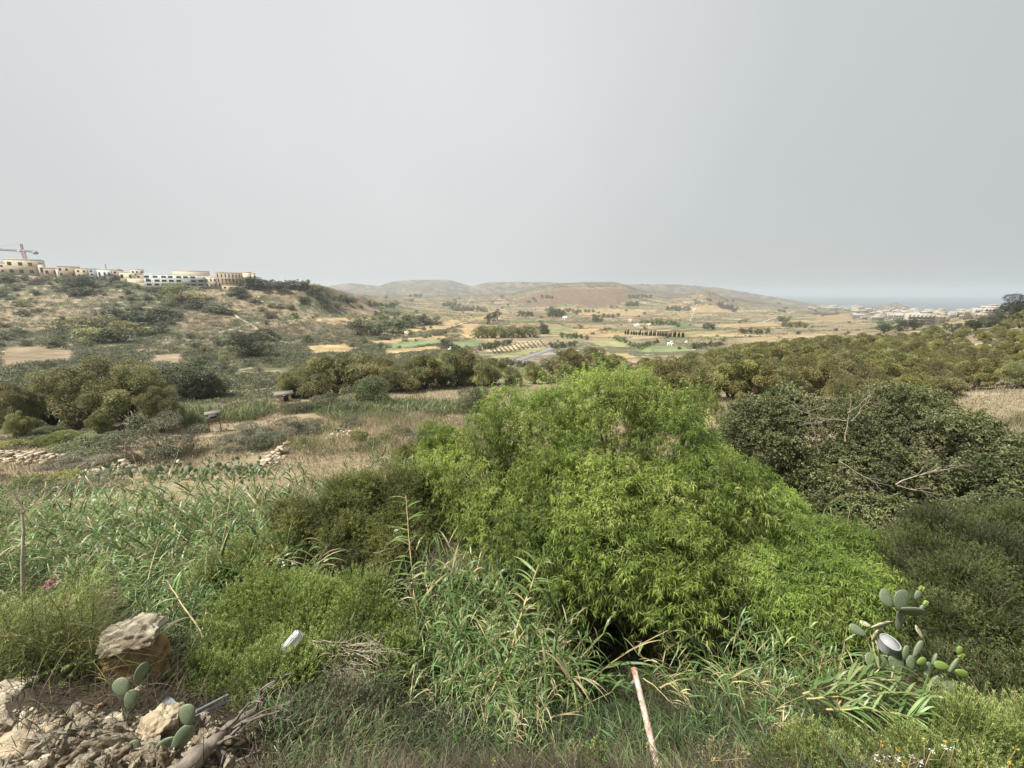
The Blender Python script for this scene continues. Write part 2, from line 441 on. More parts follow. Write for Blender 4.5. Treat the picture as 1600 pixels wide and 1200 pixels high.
def at(u, v, dmin=2.0, dmax=3300.0):
    """where the ray through photo pixel u,v meets the terrain"""
    D = np.geomspace(dmin, dmax, 900)
    p = pix(u, v, D)
    h = H(p[:, 0], p[:, 1])
    b = np.nonzero(p[:, 2] < h)[0]
    if len(b) == 0: return None
    i = b[0]
    if i == 0: return np.array([p[0, 0], p[0, 1], h[0]])
    f0 = p[i - 1, 2] - h[i - 1]; f1 = p[i, 2] - h[i]
    q = pix(u, v, D[i - 1] + (D[i] - D[i - 1]) * f0 / (f0 - f1))
    return np.array([q[0], q[1], float(H(q[0], q[1]))])


def poly_world(pts):
    out = []
    for u, v in pts:
        q = at(u, v)
        if q is not None: out.append(q[:2])
    return np.array(out)


def inpoly(x, y, P):
    c = np.zeros(len(x), bool)
    j = len(P) - 1
    for i in range(len(P)):
        a = (P[i, 1] > y) != (P[j, 1] > y)
        with np.errstate(divide='ignore', invalid='ignore'):
            xx = (P[j, 0] - P[i, 0]) * (y - P[i, 1]) / (P[j, 1] - P[i, 1]) + P[i, 0]
        c ^= a & (x < xx); j = i
    return c


azg = np.concatenate([np.linspace(-180, -62, 48)[:-1], np.linspace(-62, 62, 1150), np.linspace(62, 180, 48)[1:]])
rgd = np.concatenate([np.geomspace(0.4, 20, 110)[:-1], np.geomspace(20, 4600, 440), [5500, 6500]])
A, R_ = np.meshgrid(np.radians(azg), rgd, indexing='ij')
X = R_ * np.sin(A); Y = R_ * np.cos(A); Zt = H(X, Y)
xs, ys, rs = X.ravel(), Y.ravel(), R_.ravel()
azs = A.ravel()


def lerp(a, b, t):
    return a + (b - a) * np.clip(t, 0, 1)[:, None]


c_ = np.empty((len(xs), 3))
tan = np.array([.265, .205, .13]); brown = np.array([.165, .125, .08]); rust = np.array([.245, .165, .095])
gold = np.array([.36, .26, .135]); straw = np.array([.34, .27, .165]); scrubc = np.array([.10, .10, .055])
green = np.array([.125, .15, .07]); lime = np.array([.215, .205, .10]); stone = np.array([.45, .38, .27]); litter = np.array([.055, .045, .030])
n1 = fbm(xs, ys, 9, 21) ; n2 = fbm(xs, ys, 40, 22); n3 = fbm(xs, ys, 3, 23); n4 = fbm(xs, ys, 130, 24)
c_[:] = lerp(lerp(np.broadcast_to(tan, c_.shape), brown, .5 + 3 * n2), straw, (n1 + .02) * 4)
c_ = lerp(c_, np.broadcast_to(scrubc, c_.shape), (n1 * .7 + n2 + .02 + .12 * np.interp(azs, np.radians([-40, -15]), [1, 0])) * 7 * np.interp(rs, [20, 60, 500], [.3, .9, 1.0]))
c_ = lerp(c_, np.broadcast_to(stone, c_.shape), (n3 - .16) * 9 * np.interp(rs, [15, 60, 400], [.2, 1, .3]))
c_ = lerp(c_, lerp(np.broadcast_to(straw * .9, c_.shape), tan, .5 + 4 * n3), np.interp(rs, [11, 18, 55, 80], [0, .75, .6, 0]))
# near: leaf litter and soil, with the bank's shade darkened into the colour
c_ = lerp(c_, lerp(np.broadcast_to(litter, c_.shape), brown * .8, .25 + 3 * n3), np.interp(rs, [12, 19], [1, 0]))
# the farmed valley: patchwork of irregular strips
zone = np.interp(rs, [210, 300, 2500, 2800], [0, 1, 1, .35]) * np.interp(np.degrees(azs), [-27, -17], [0, 1])
zone = zone * np.interp(rs, [2000, 2500], [1, .45])


def patch(x, y, cw, ch, ang, seed):
    ca, sa = math.cos(ang), math.sin(ang)
    X0 = (x * ca + y * sa) / cw + fbm(x, y, 220, seed) * 1.3
    Y0 = (-x * sa + y * ca) / ch + fbm(x, y, 180, seed + 5) * 2.6
    xi = np.floor(X0); yi = np.floor(Y0)
    d1 = np.full(len(x), 9.0); d2 = d1.copy(); idv = np.zeros(len(x))

    def hh(a, b, k):
        n = (a.astype(np.int64) * 73856093 + b.astype(np.int64) * 19349663 + (k + seed) * 83492791) & 0x7fffffff
        n = ((n ^ (n >> 13)) * 1274126177) & 0x7fffffff
        return ((n ^ (n >> 16)) & 0xffff) / 65535.0
    for ax in (-1, 0, 1):
        for ay in (-1, 0, 1):
            cx, cy = xi + ax, yi + ay
            d = np.maximum(np.abs(X0 - cx - .5 - .6 * (hh(cx, cy, 1) - .5)), np.abs(Y0 - cy - .5 - .6 * (hh(cx, cy, 2) - .5)))
            m_ = d < d1
            d2 = np.where(m_, d1, np.minimum(d2, d)); idv = np.where(m_, hh(cx, cy, 3), idv); d1 = np.minimum(d1, d)
    return idv, d2 - d1


idv, edge = patch(xs, ys, 62, 30, .25, 31)
pal = np.array([gold, tan * 1.1, straw, brown * 1.15, rust * 1.1, green, gold * .9, scrubc * 1.3, lime, tan, rust, scrubc * 1.6])
fc = pal[np.minimum((idv * len(pal)).astype(int), len(pal) - 1)]
fc = fc * (1 + 1.2 * n1[:, None])
hedge = np.clip((.13 - edge) / .10, 0, 1) * (n2 + .12 > 0)
fc = lerp(fc, np.broadcast_to(scrubc * .8, fc.shape), hedge * .9)
c_ = lerp(c_, fc, zone * (1 - np.clip((n4 - .05) * 4, 0, .8)))
# far hills: tan terraces, grey cliffs below the flat tops
az_d = np.degrees(azs)
zf = Zt.ravel()
hill = np.interp(rs, [1500, 1900], [0, 1])
terr = vnoise(zf / 5.0 + 2 * n4, az_d * 0.7, 41)
hc = lerp(np.broadcast_to(rust * .62, c_.shape), np.broadcast_to(tan * .58, c_.shape), terr * 1.2)
hc = lerp(hc, np.broadcast_to(np.array([.075, .078, .052]), c_.shape), (fbm(xs, ys, 90, 42) + .05) * 7)
c_ = lerp(c_, hc, hill * (1 - .6 * np.interp(az_d, [30, 36], [0, 1])))
back = np.interp(rs, [2300, 2550], [0, 1])
cc = lerp(np.broadcast_to(np.array([.12, .10, .07]), c_.shape), np.broadcast_to(np.array([.25, .195, .13]), c_.shape), (vnoise(zf / 7.0, az_d * 1.5, 43) - .45) * 3)
c_ = lerp(c_, cc, back * .8)
tl = (np.abs(((zf / 8.5 + 4 * n4) % 1.0) - .5) < .075) & (rs > 1250) & (rs < 2700)
c_[tl] = c_[tl] * .35 + scrubc * .2
tl = (np.abs(((zf / 3.6 + 3 * n4) % 1.0) - .5) < .045) & (rs > 120) & (rs < 420) & (azs < -.25) & (n2 > -.06)
c_[tl] = stone * .75
# fields of the photo
FIELDS = [
    (gold, [(482, 541), (540, 538), (556, 544), (545, 550), (490, 552)]),
    (gold, [(578, 534), (640, 528), (690, 524), (700, 529), (640, 536), (590, 538)]),
    (gold * .95, [(600, 548), (680, 540), (690, 545), (615, 554)]),
    (gold * 1.05, [(640, 513), (690, 506), (706, 499), (722, 503), (700, 513), (645, 520)]),
    (gold, [(722, 508), (748, 506), (752, 521), (785, 527), (770, 532), (725, 528)]),
    (gold * 1.1, [(482, 502), (560, 496), (600, 497), (560, 502), (486, 505)]),
    (gold, [(742, 496), (780, 492), (800, 496), (770, 500), (744, 500)]),
    (green * 1.3, [(595, 541), (640, 532), (690, 530), (690, 536), (605, 548)]),
    (green * 1.2, [(700, 536), (740, 530), (765, 532), (745, 540), (706, 545)]),
    (lime, [(760, 556), (850, 540), (856, 546), (775, 561)]),
    (straw * 1.05, [(757, 545), (840, 531), (850, 536), (768, 552)]),
    (np.array([.2, .18, .15]), [(800, 560), (855, 547), (866, 551), (812, 568)]),
    (tan * .82, [(0, 541), (60, 542), (118, 548), (112, 562), (50, 568), (0, 575)]),
    (tan * .85, [(236, 556), (286, 552), (284, 566), (240, 567)]),
    (tan * .8, [(215, 540), (290, 536), (300, 552), (220, 560)]),
    (tan * .68, [(278, 488), (365, 482), (370, 500), (330, 530), (290, 528)]),
    (tan * .62, [(425, 508), (500, 500), (560, 524), (540, 536), (430, 530)]),
    (tan * .9, [(300, 590), (350, 588), (432, 578), (430, 592), (340, 606), (290, 604)]),
    (lime, [(860, 508), (905, 514), (900, 520), (850, 520)]),
    (lime * 1.1, [(930, 530), (985, 534), (980, 542), (925, 539)]),
    (green * 1.2, [(1000, 540), (1076, 540), (1080, 548), (1000, 550)]),
    (green * 1.1, [(1035, 504), (1080, 503), (1080, 512), (1035, 512)]),
    (gold, [(900, 514), (935, 513), (940, 520), (905, 521)]),
    (gold, [(950, 552), (985, 552), (985, 560), (955, 560)]),
    (rust * 1.2, [(1270, 488), (1330, 492), (1320, 500), (1268, 500)]),
    (gold * .95, [(1060, 480), (1120, 478), (1150, 488), (1070, 489)]),
    (gold * .95, [(880, 483), (1020, 484), (1000, 494), (900, 492)]),
    (rust * .72, [(800, 470), (850, 455), (930, 452), (1000, 462), (960, 476), (840, 478)]),
    (gold, [(1125, 507), (1200, 503), (1230, 508), (1150, 512)]),
    (lime, [(870, 527), (915, 525), (920, 530), (872, 533)]),
    (straw, [(515, 676), (565, 668), (700, 660), (690, 682), (600, 700), (440, 715)]),
    (tan * 1.05, [(280, 730), (340, 705), (430, 700), (420, 735), (300, 745)]),
    (straw, [(1060, 627), (1140, 621), (1150, 630), (1066, 636)]),
]
for col_, pts in FIELDS:
    P = poly_world(pts)
    if len(P) < 3: continue
    x0, y0 = P.min(0); x1, y1 = P.max(0)
    b = np.nonzero((xs >= x0) & (xs <= x1) & (ys >= y0) & (ys <= y1))[0]
    jr = .012 * np.hypot(*P.mean(0))
    b = b[inpoly(xs[b] + jr * 5 * fbm(xs[b], ys[b], jr * 6, 51), ys[b] + jr * 7 * fbm(xs[b], ys[b], jr * 5, 52), P)]
    c_[b] = col_ * (1 + .9 * n1[b][:, None] + .5 * n3[b][:, None])
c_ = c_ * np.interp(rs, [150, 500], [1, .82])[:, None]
c_ = np.clip(c_, .01, .8)
nA, nR = A.shape
i = np.arange(nA - 1)[:, None] * nR; j = np.arange(nR - 1)[None]
quads = np.stack([i + j, i + j + 1, i + nR + j + 1, i + nR + j], -1).reshape(-1, 4)
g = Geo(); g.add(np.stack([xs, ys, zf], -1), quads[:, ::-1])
m, N, K, o = nmat('valley_ground')
va = N.new('ShaderNodeAttribute'); va.attribute_name = 'soil'
ge = N.new('ShaderNodeNewGeometry')
n = N.new('ShaderNodeTexNoise'); n.inputs['Scale'].default_value = 1.3; n.inputs['Detail'].default_value = 10; n.inputs['Roughness'].default_value = .7
K.new(ge.outputs['Position'], n.inputs['Vector'])
nb = N.new('ShaderNodeTexNoise'); nb.inputs['Scale'].default_value = .11; nb.inputs['Detail'].default_value = 9; nb.inputs['Roughness'].default_value = .75
K.new(ge.outputs['Position'], nb.inputs['Vector'])
ad = N.new('ShaderNodeMath'); ad.operation = 'ADD'; K.new(n.outputs['Fac'], ad.inputs[0]); K.new(nb.outputs['Fac'], ad.inputs[1])
mr = N.new('ShaderNodeMapRange'); mr.inputs[1].default_value = .7; mr.inputs[2].default_value = 1.3; mr.inputs[3].default_value = .6; mr.inputs[4].default_value = 1.35
K.new(ad.outputs[0], mr.inputs[0])
vs_ = N.new('ShaderNodeVectorMath'); vs_.operation = 'SCALE'
K.new(va.outputs['Color'], vs_.inputs[0]); K.new(mr.outputs[0], vs_.inputs['Scale'])
p = N.new('ShaderNodeBsdfPrincipled'); p.inputs['Roughness'].default_value = .95; p.inputs['Specular IOR Level'].default_value = .1
K.new(vs_.outputs[0], p.inputs['Base Color'])
b = N.new('ShaderNodeBump'); b.inputs['Strength'].default_value = .6; b.inputs['Distance'].default_value = .12
K.new(n.outputs['Fac'], b.inputs['Height']); K.new(b.outputs[0], p.inputs['Normal'])
K.new(p.outputs[0], o.inputs['Surface'])
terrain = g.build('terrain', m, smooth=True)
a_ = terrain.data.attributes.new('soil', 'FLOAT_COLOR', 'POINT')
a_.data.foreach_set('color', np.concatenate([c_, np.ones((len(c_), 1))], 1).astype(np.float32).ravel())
setp(terrain, kind='structure')
del A, R_, X, Y, c_, quads, fc, hc, cc, pal, n1, n2, n3, n4, idv, edge, hedge, zone, hill, terr, back

# the sea
g = Geo()
th = np.linspace(0, 2 * PI, 97)[:-1]
ring = np.stack([np.sin(th), np.cos(th), 0 * th], -1)
V = np.concatenate([[[0, 0, 0]], ring * 1500, ring * 14000])
k = np.arange(96); k2 = (k + 1) % 96
g.add(V, np.stack([1 + k, 1 + k2, 97 + k2, 97 + k], -1))
sea = g.build('sea', surfmat('sea_water', (.05, .075, .095), (.06, .085, .105), .004, .5, bump=.3, spec=.5))
setp(sea, kind='structure')

# ------------------------------------------------------------------ buildings, crane, town
def flat(name, c, rough=.85, metal=0.0, d=.12, scale=.5, spec=.3):
    c = np.array(c)
    return surfmat(name, tuple(c * (1 - d)), tuple(c * (1 + d)), scale, rough, bump=0, metal=metal, spec=spec)


B = {'cream': flat('cream_stone', (.62, .54, .40)), 'beige': flat('beige_stone', (.56, .47, .33)), 'brown': flat('brown_stone', (.40, .31, .22), d=.25),
     'white': flat('white_render', (.68, .67, .62)), 'sand': flat('sandstone', (.50, .38, .24), d=.25), 'grey': flat('grey_concrete', (.33, .32, .30)),
     'pink': flat('pinkish_stone', (.52, .40, .32)), 'glass': flat('window_glass', (.05, .06, .07), .2, spec=.6), 'dark': flat('dark_opening', (.035, .032, .03)),
     'tw': flat('town_white', (.33, .305, .26)), 'tc': flat('town_cream', (.31, .27, .20)), 'tb': flat('town_beige', (.38, .31, .22)), 'weath': flat('weathered_boards', (.17, .155, .13), d=.3, scale=5),
     'steel': flat('grey_steel', (.24, .26, .27), .6), 'red': flat('faded_red_steel', (.42, .16, .13), .6), 'rail': flat('rail_paint', (.55, .57, .58), .5)}


def facing(c):
    """yaw that turns local -Y towards the camera"""
    return math.atan2(-c[0], c[1])


def building(name, label, u0, u1, vt, vb, D, mat, floors=2, cols=4, depth=9.0, yaw=0.0, wfrac=.38, hfrac=.45, group=None, roof=None, arch=False, parapet=True, cat='building', balcony=False, blank=False):
    a, b_ = pix(u0, vb, D), pix(u1, vb, D)
    W = float(np.linalg.norm(b_ - a)); Hh = (vb - vt) * D / F * 1.02
    c = (a + b_) / 2
    rz = facing(c) + yaw
    t = thing(name, label, cat, c, rz, group)
    g = Geo()
    box(g, (0, depth / 2, Hh / 2 - 3), (W, depth, Hh + 6))
    if parapet:
        for (cx, cy, sx, sy) in ((0, .15, W + .1, .3), (0, depth - .15, W + .1, .3), (-W / 2 + .1, depth / 2, .3, depth - .6), (W / 2 - .1, depth / 2, .3, depth - .6)):
            box(g, (cx, cy, Hh + .35), (sx, sy, .7))
    g.build('wall', B[mat], t)
    if not blank:
        fh = Hh / floors; cw = W / cols
        g0 = bpy.data.meshes.new('window'); gw = Geo()
        ww, wh = cw * wfrac, fh * hfrac
        box(gw, (0, 0, 0), (ww, .16, wh), mat=0)
        for sx in (-1, 1): box(gw, (sx * (ww / 2 + .05), -.02, 0), (.1, .22, wh + .1), mat=1)
        box(gw, (0, -.04, -wh / 2 - .08), (ww + .3, .3, .14), mat=1)
        me = gw.mesh('window', [B['dark'] if arch else B['glass'], B[mat]])
        for r in range(floors):
            for q in range(cols):
                if rg.random() < .12: continue
                o = bpy.data.objects.new('window', me)
                o.location = (-W / 2 + (q + .5) * cw + rg.normal(0, .05 * cw), -.06, (r + .52) * fh)
                link(o, t)
    if balcony:
        for r in range(floors):
            g = Geo(); fh = Hh / floors
            box(g, (0, -.8, r * fh + .05), (W, 1.58, .25)); box(g, (0, -1.5, r * fh + .7), (W, .07, .12), mat=1)
            for q in range(cols + 1): box(g, (-W / 2 + q * W / cols, -.8, r * fh + fh / 2 + .17), (.22, 1.5, fh - .28))
            for q in range(cols * 4): box(g, (-W / 2 + (q + .5) * W / cols / 4, -1.5, r * fh + .42), (.05, .05, .46), mat=1)
            g.build('balcony', [B['white'], B['rail']], t)
    if roof:
        g = Geo(); x, w_, h_ = roof
        box(g, (x * W, depth * .5, Hh + h_ / 2 + .02), (w_ * W, depth * .55, h_)); g.build('roof_room', B[mat], t)
    return t


def DR(u): return float(np.interp(u, [-400, 0, 280, 350, 400, 490], [288, 288, 297, 305, 310, 322]))


BL = [
    ('stone_house', 'big square beige stone house under the tower crane on the ridge', 24, 64, 408.5, 430, 'beige', 2, 4, dict(roof=(0.0, .9, 1.2))),
    ('stone_annex', 'narrow pale stone annex against the right side of the square beige house', 64.5, 72, 415, 430, 'cream', 1, 1, {}),
    ('pink_house', 'pinkish house partly hidden at the left end of the ridge', 5, 17, 413, 427, 'pink', 2, 2, {}),
    ('low_house', 'low pale house at the far left edge of the ridge', -14, 4, 411, 423, 'white', 1, 3, {}),
    ('stone_house', 'small brown stone house right of the square beige house', 74, 90, 420.5, 431, 'brown', 1, 2, {}),
    ('white_house', 'tiny white house between two brown stone houses on the ridge', 91, 98, 422, 432, 'white', 1, 1, {}),
    ('ruined_house', 'brown unfinished stone house with a ragged roofline on the ridge', 99, 123, 418.5, 433, 'brown', 2, 4, dict(roof=(-.2, .3, .8))),
    ('stone_house', 'plain beige house with a flat roof left of the grey block', 124, 143, 421.5, 434, 'beige', 2, 3, dict(roof=(.1, .25, 1.0))),
    ('grey_block', 'grey concrete block left of the thin pole on the ridge', 144, 157, 422, 437, 'grey', 3, 2, {}),
    ('white_house', 'long low white house at the foot of the thin pole', 158, 179, 423, 435, 'white', 1, 4, {}),
    ('brown_house', 'dark brown house with rooftop room right of the thin pole', 180, 193, 423.5, 436, 'brown', 2, 2, dict(roof=(.1, .4, 1.3))),
    ('arcaded_house', 'cream house with a row of arched openings on the ridge', 193, 217, 427, 438, 'cream', 1, 5, dict(arch=True, wfrac=.55, hfrac=.5)),
    ('upper_house', 'cream house with small windows above the arcaded house', 207.5, 223, 422.5, 428, 'cream', 1, 3, dict(depth=5)),
    ('terrace_wall_house', 'brown house on a stepped sandstone terrace left of the white hotel', 217.5, 238, 430, 443, 'brown', 2, 3, {}),
    ('retaining_wall', 'ochre sandstone retaining wall below the brown house beside the hotel', 214, 246, 443.3, 457, 'sand', 1, 1, dict(blank=True, depth=5, cat='wall', parapet=False)),
    ('curved_wall', 'pale cream garden wall below the arcaded house', 205, 226, 436, 447, 'cream', 1, 1, dict(blank=True, depth=4, cat='wall', parapet=False)),
    ('upper_block', 'beige windowless top storey block behind the white hotel', 279, 324, 425.3, 440, 'beige', 1, 3, dict(blank=True)),
    ('cream_house', 'low cream house with small windows right of the white hotel', 325, 344, 434.5, 450, 'cream', 2, 4, {}),
    ('unfinished_block', 'brown unfinished apartment block with tall openings right of the hotel', 345, 382, 428.5, 449, 'brown', 3, 8, dict(wfrac=.3, hfrac=.7, roof=(-.3, .2, 1.0))),
    ('cream_block', 'plain cream block beside the brown unfinished apartment block', 383, 395, 427.5, 447, 'cream', 2, 2, dict(blank=True)),
    ('striped_block', 'narrow beige block at the right end of the ridge buildings', 395.5, 401, 429.5, 446, 'beige', 3, 2, {}),
    ('ruined_house', 'small sandstone ruin with square openings below the unfinished block', 351, 373, 447, 458.5, 'sand', 2, 3, dict(depth=5)),
]
for nm, lb, u0, u1, vt, vb, mt, fl, cl, kw in BL:
    extra = 0 if kw.get('depth') else 3.0
    building(nm, lb, u0, u1, vt, vb, DR((u0 + u1) / 2) + extra, mt, fl, cl, **kw)
building('white_hotel', 'long white hotel of four floors with rows of balconies on the ridge', 243, 322, 431.5, 454, DR(282) - 3, 'white', 4, 9, depth=12, wfrac=.62, hfrac=.6, balcony=True, roof=(-.25, .3, .5))

# tower crane on the ridge
cD = 300.0
cb = pix(46, 428, cD)
t = thing('tower_crane', 'tall red and grey tower crane behind the square beige house', 'crane', cb)
ppm = F / cD


def lattice(g, a, b, wd, n, r=.11):
    a, b = np.array(a, float), np.array(b, float)
    d = norm(b - a); s1 = norm(np.cross(d, [0.3, 1, .2])); s2 = np.cross(d, s1)
    cs = [s1 * wd / 2 + s2 * wd / 2, s1 * wd / 2 - s2 * wd / 2, -s1 * wd / 2 - s2 * wd / 2, -s1 * wd / 2 + s2 * wd / 2]
    for c in cs: tube(g, [a + c, b + c], r, 4)
    for k in range(n):
        p0 = a + (b - a) * k / n; p1 = a + (b - a) * (k + 1) / n
        for q in range(4): tube(g, [p0 + cs[q], p1 + cs[(q + 1) % 4]], r * .6, 3, cap=False)


zt = (428 - 393.5) / ppm
g = Geo(); lattice(g, (0, 0, -4), (0, 0, zt), 1.5, 12, .17); lattice(g, (0, 0, zt + .8), (0, 0, zt + 5), .9, 3, .15); g.build('mast', B['red'], t)
g = Geo(); lattice(g, (-1, 0, zt), (-40, 0, zt + 2.2), 1.2, 22, .17); g.build('jib', B['steel'], t)
g = Geo(); lattice(g, (1, 0, zt), (9.6, 0, zt - .9), 1.1, 6, .15); g.build('counter_jib', B['steel'], t)
g = Geo(); box(g, (9.2, 0, zt - 1.6), (2.4, 1.6, 2.2)); g.build('counterweight', B['grey'], t)
g = Geo(); box(g, (-1.3, -1.2, zt - .6), (1.3, 1.3, 1.8)); g.build('cab', B['white'], t)
for xe, ze in ((-26, zt + 2.0), (8.5, zt)):
    g = Geo(); tube(g, [(0, 0, zt + 5), (xe, 0, ze)], .07, 3); g.build('tie_bar', B['steel'], t)
pb = pix(169, 433, 297)
t = thing('antenna_mast', 'thin dark antenna mast standing on the ridge above the white house', 'mast', pb)
g = Geo(); tube(g, [(0, 0, -3), (0, 0, 10)], [.22, .14], 5); g.build('pole', B['steel'], t)
g = Geo()
for zz in (7.5, 9.0): box(g, (0, 0, zz), (.9, .3, .8))
g.build('antenna', B['grey'], t)

# the town by the sea: each block a box with storeys of openings
tw = []
for kk in range(5):
    g = Geo(); W_, D_, H_ = [(14, 12, 12), (22, 12, 13), (11, 11, 9), (30, 13, 14), (16, 14, 17)][kk]
    box(g, (0, D_ / 2, H_ / 2 - 2), (W_, D_, H_ + 4))
    box(g, (W_ * .2, D_ / 2, H_ + 1.2), (W_ * .35, D_ * .5, 2.4))
    nf = int(H_ / 3); nc = int(W_ / 3)
    for f_ in range(nf):
        box(g, (0, -.5, f_ * 3 + .1), (W_ * .96, 1.0, .3))
        for q in range(nc): box(g, (-W_ / 2 + (q + .5) * W_ / nc, -.02, f_ * 3 + 1.7), (1.5, .3, 1.9), mat=1)
    tw.append([g.mesh('town_block', [B[c], B['grey']]) for c in ('tw', 'tc', 'tb')])
names = ['pale apartment block in the seaside town near %s', 'cream apartment block in the seaside town near %s', 'beige apartment block in the seaside town near %s']
rt = np.random.default_rng(5)
cnt = 0
for k in range(150):
    if k < 26: u = rt.uniform(1266, 1345); v = rt.uniform(481, 487)
    elif k < 70: u = rt.uniform(1330, 1440); v = rt.uniform(484, 502)
    elif k < 105: u = rt.uniform(1380, 1480); v = rt.uniform(486, 509)
    else: u = rt.uniform(1440, 1548); v = rt.uniform(486.5, 500)
    q = at(u, v)
    if q is None or q[2] < 2: continue
    d = math.hypot(q[0], q[1])
    kk = rt.integers(0, 5); cc_ = rt.choice(3, p=[.5, .35, .15])
    o = bpy.data.objects.new('town_block', tw[kk][cc_])
    o.location = q; o.rotation_euler = (0, 0, facing(q) + rt.normal(0, .35)); s_ = rt.uniform(.6, 1.0) * np.interp(d, [900, 1900], [.62, 1.0])
    o.scale = (s_, s_, s_)
    link(o)
    where = 'the left end below the tan hillside' if u < 1345 else ('the small cone hill' if u < 1440 else ('the dark pines' if u < 1490 else 'the right edge of the wood'))
    setp(o, names[cc_] % where, 'building', 'apartment blocks of the seaside town')
# villages on the far ridge
for k in range(34):
    u = rt.choice([rt.uniform(1010, 1120), rt.uniform(800, 868), rt.uniform(985, 1080)])
    sk = np.interp(u, ROWS[-1][0], ROWS[-1][1])
    q = at(u, sk + rt.uniform(.8, 3.0))
    if q is None: continue
    o = bpy.data.objects.new('village_house', tw[rt.integers(0, 3)][rt.integers(0, 3)])
    o.location = q; o.rotation_euler = (0, 0, facing(q) + rt.normal(0, .3)); s_ = rt.uniform(.5, .9); o.scale = (s_,) * 3
    link(o)
    setp(o, 'tiny pale village house on the crest of the far ' + ('left grey mesa' if u < 900 else 'right ridge above the terraced slope'), 'house', 'village houses on the far ridge')
# farmhouses in the valley
for u, v, wpx, hpx, mt, lb in [(883, 499, 8, 4, 'white', 'small white farmhouse among green trees left of the valley centre'), (985, 504, 6, 5, 'pink', 'pink farmhouse in the valley behind the cypress row'),
                               (995, 510, 9, 3, 'white', 'long low white farm building behind the cypress row'), (1014, 509, 7, 3, 'cream', 'cream farm building right of the pink farmhouse'),
                               (1047, 540, 9, 4, 'white', 'white greenhouse shed right of the green field'), (1072, 537, 5, 3, 'cream', 'little cream hut beside the green field'),
                               (636, 526, 7, 8, 'beige', 'lone beige stone hut below the dark hedge on the left slope'), (1241, 541, 6, 3, 'white', 'small white hut above the wood on the right'),
                               (1085, 486, 5, 3, 'cream', 'small cream farmhouse below the pointed hillock'), (703, 548, 6, 3, 'white', 'tiny white hut by the bright green field')]:
    q = at(u, v)
    D = q[1] * cp - (q[2] - CZ) * sp
    building('farmhouse', lb, u - wpx / 2, u + wpx / 2, v - hpx, v, D, mt, 1, 3, depth=wpx * D / F * .7, parapet=False, roof=(.15, .4, .8))

# ------------------------------------------------------------------ trees and shrubs
def lobes_of(rng, n, rx, rz, z0, zc):
    L = []
    for k in range(n):
        d = norm(rng.normal(0, 1, 3))
        f = rng.uniform(.45, .98)
        r = rng.uniform(.2, .42) * rx
        L.append((d[0] * rx * f, d[1] * rx * f, zc + d[2] * rz * f * .85, r, r, min(r * rng.uniform(.7, .95), rz * .8)))
    return np.array(L)


def sublobes(L, rng, ns=11):
    out = []
    for l in L:
        m_ = max(5, int(ns))
        d = rng.normal(0, 1, (m_, 3)); d[:, 2] += .15; d = norm(d)
        r = rng.uniform(.2, .46, m_)[:, None] * l[3]
        out.append(np.c_[l[:3] + d * l[3:6] * rng.uniform(.62, .95, (m_, 1)), r, r, r * .85][rng.random(m_) < .8])
    return np.concatenate(out)


def shell(L, n, rng, inner=.72, up=.25):
    """points on the outside of a union of lobes, with outward normals"""
    wt = L[:, 3] * L[:, 5]; wt = wt / wt.sum()
    P = []; Nn = []; I = []; tot = 0
    while tot < n:
        m_ = min(int((n - tot) * 1.8) + 20, 6000)
        k = rng.choice(len(L), m_, p=wt)
        d = rng.normal(0, 1, (m_, 3)); d[:, 2] += up; d = norm(d)
        f = rng.uniform(inner, 1.0, m_) + rng.exponential(.05, m_)
        p = L[k, :3] + d * L[k, 3:6] * f[:, None]
        q = np.linalg.norm((p[:, None] - L[None, :, :3]) / L[None, :, 3:6], axis=2)
        q[np.arange(m_), k] = 9
        ok = q.min(1) > .78
        P.append(p[ok]); Nn.append(d[ok]); I.append(k[ok]); tot += ok.sum()
    return np.concatenate(P)[:n], np.concatenate(Nn)[:n], np.concatenate(I)[:n]


def limbs(g, L, base, rng, r0, sides=5, per=1, mat=0, wob=.12):
    for l in L:
        for _ in range(per):
            e = np.array(l[:3]) + rng.normal(0, .3, 3) * l[3:6]
            b = np.array(base, float)
            n = 6; t = np.linspace(0, 1, n)[:, None]
            mid = b + (e - b) * .45; mid[2] += abs(e[2] - b[2]) * .15
            p = (1 - t) ** 2 * b + 2 * t * (1 - t) * mid + t ** 2 * e
            p[1:-1] += rng.normal(0, wob * np.linalg.norm(e - b) * .25, (n - 2, 3))
            tube(g, p, np.linspace(r0, r0 * .18, n), sides, mat=mat)


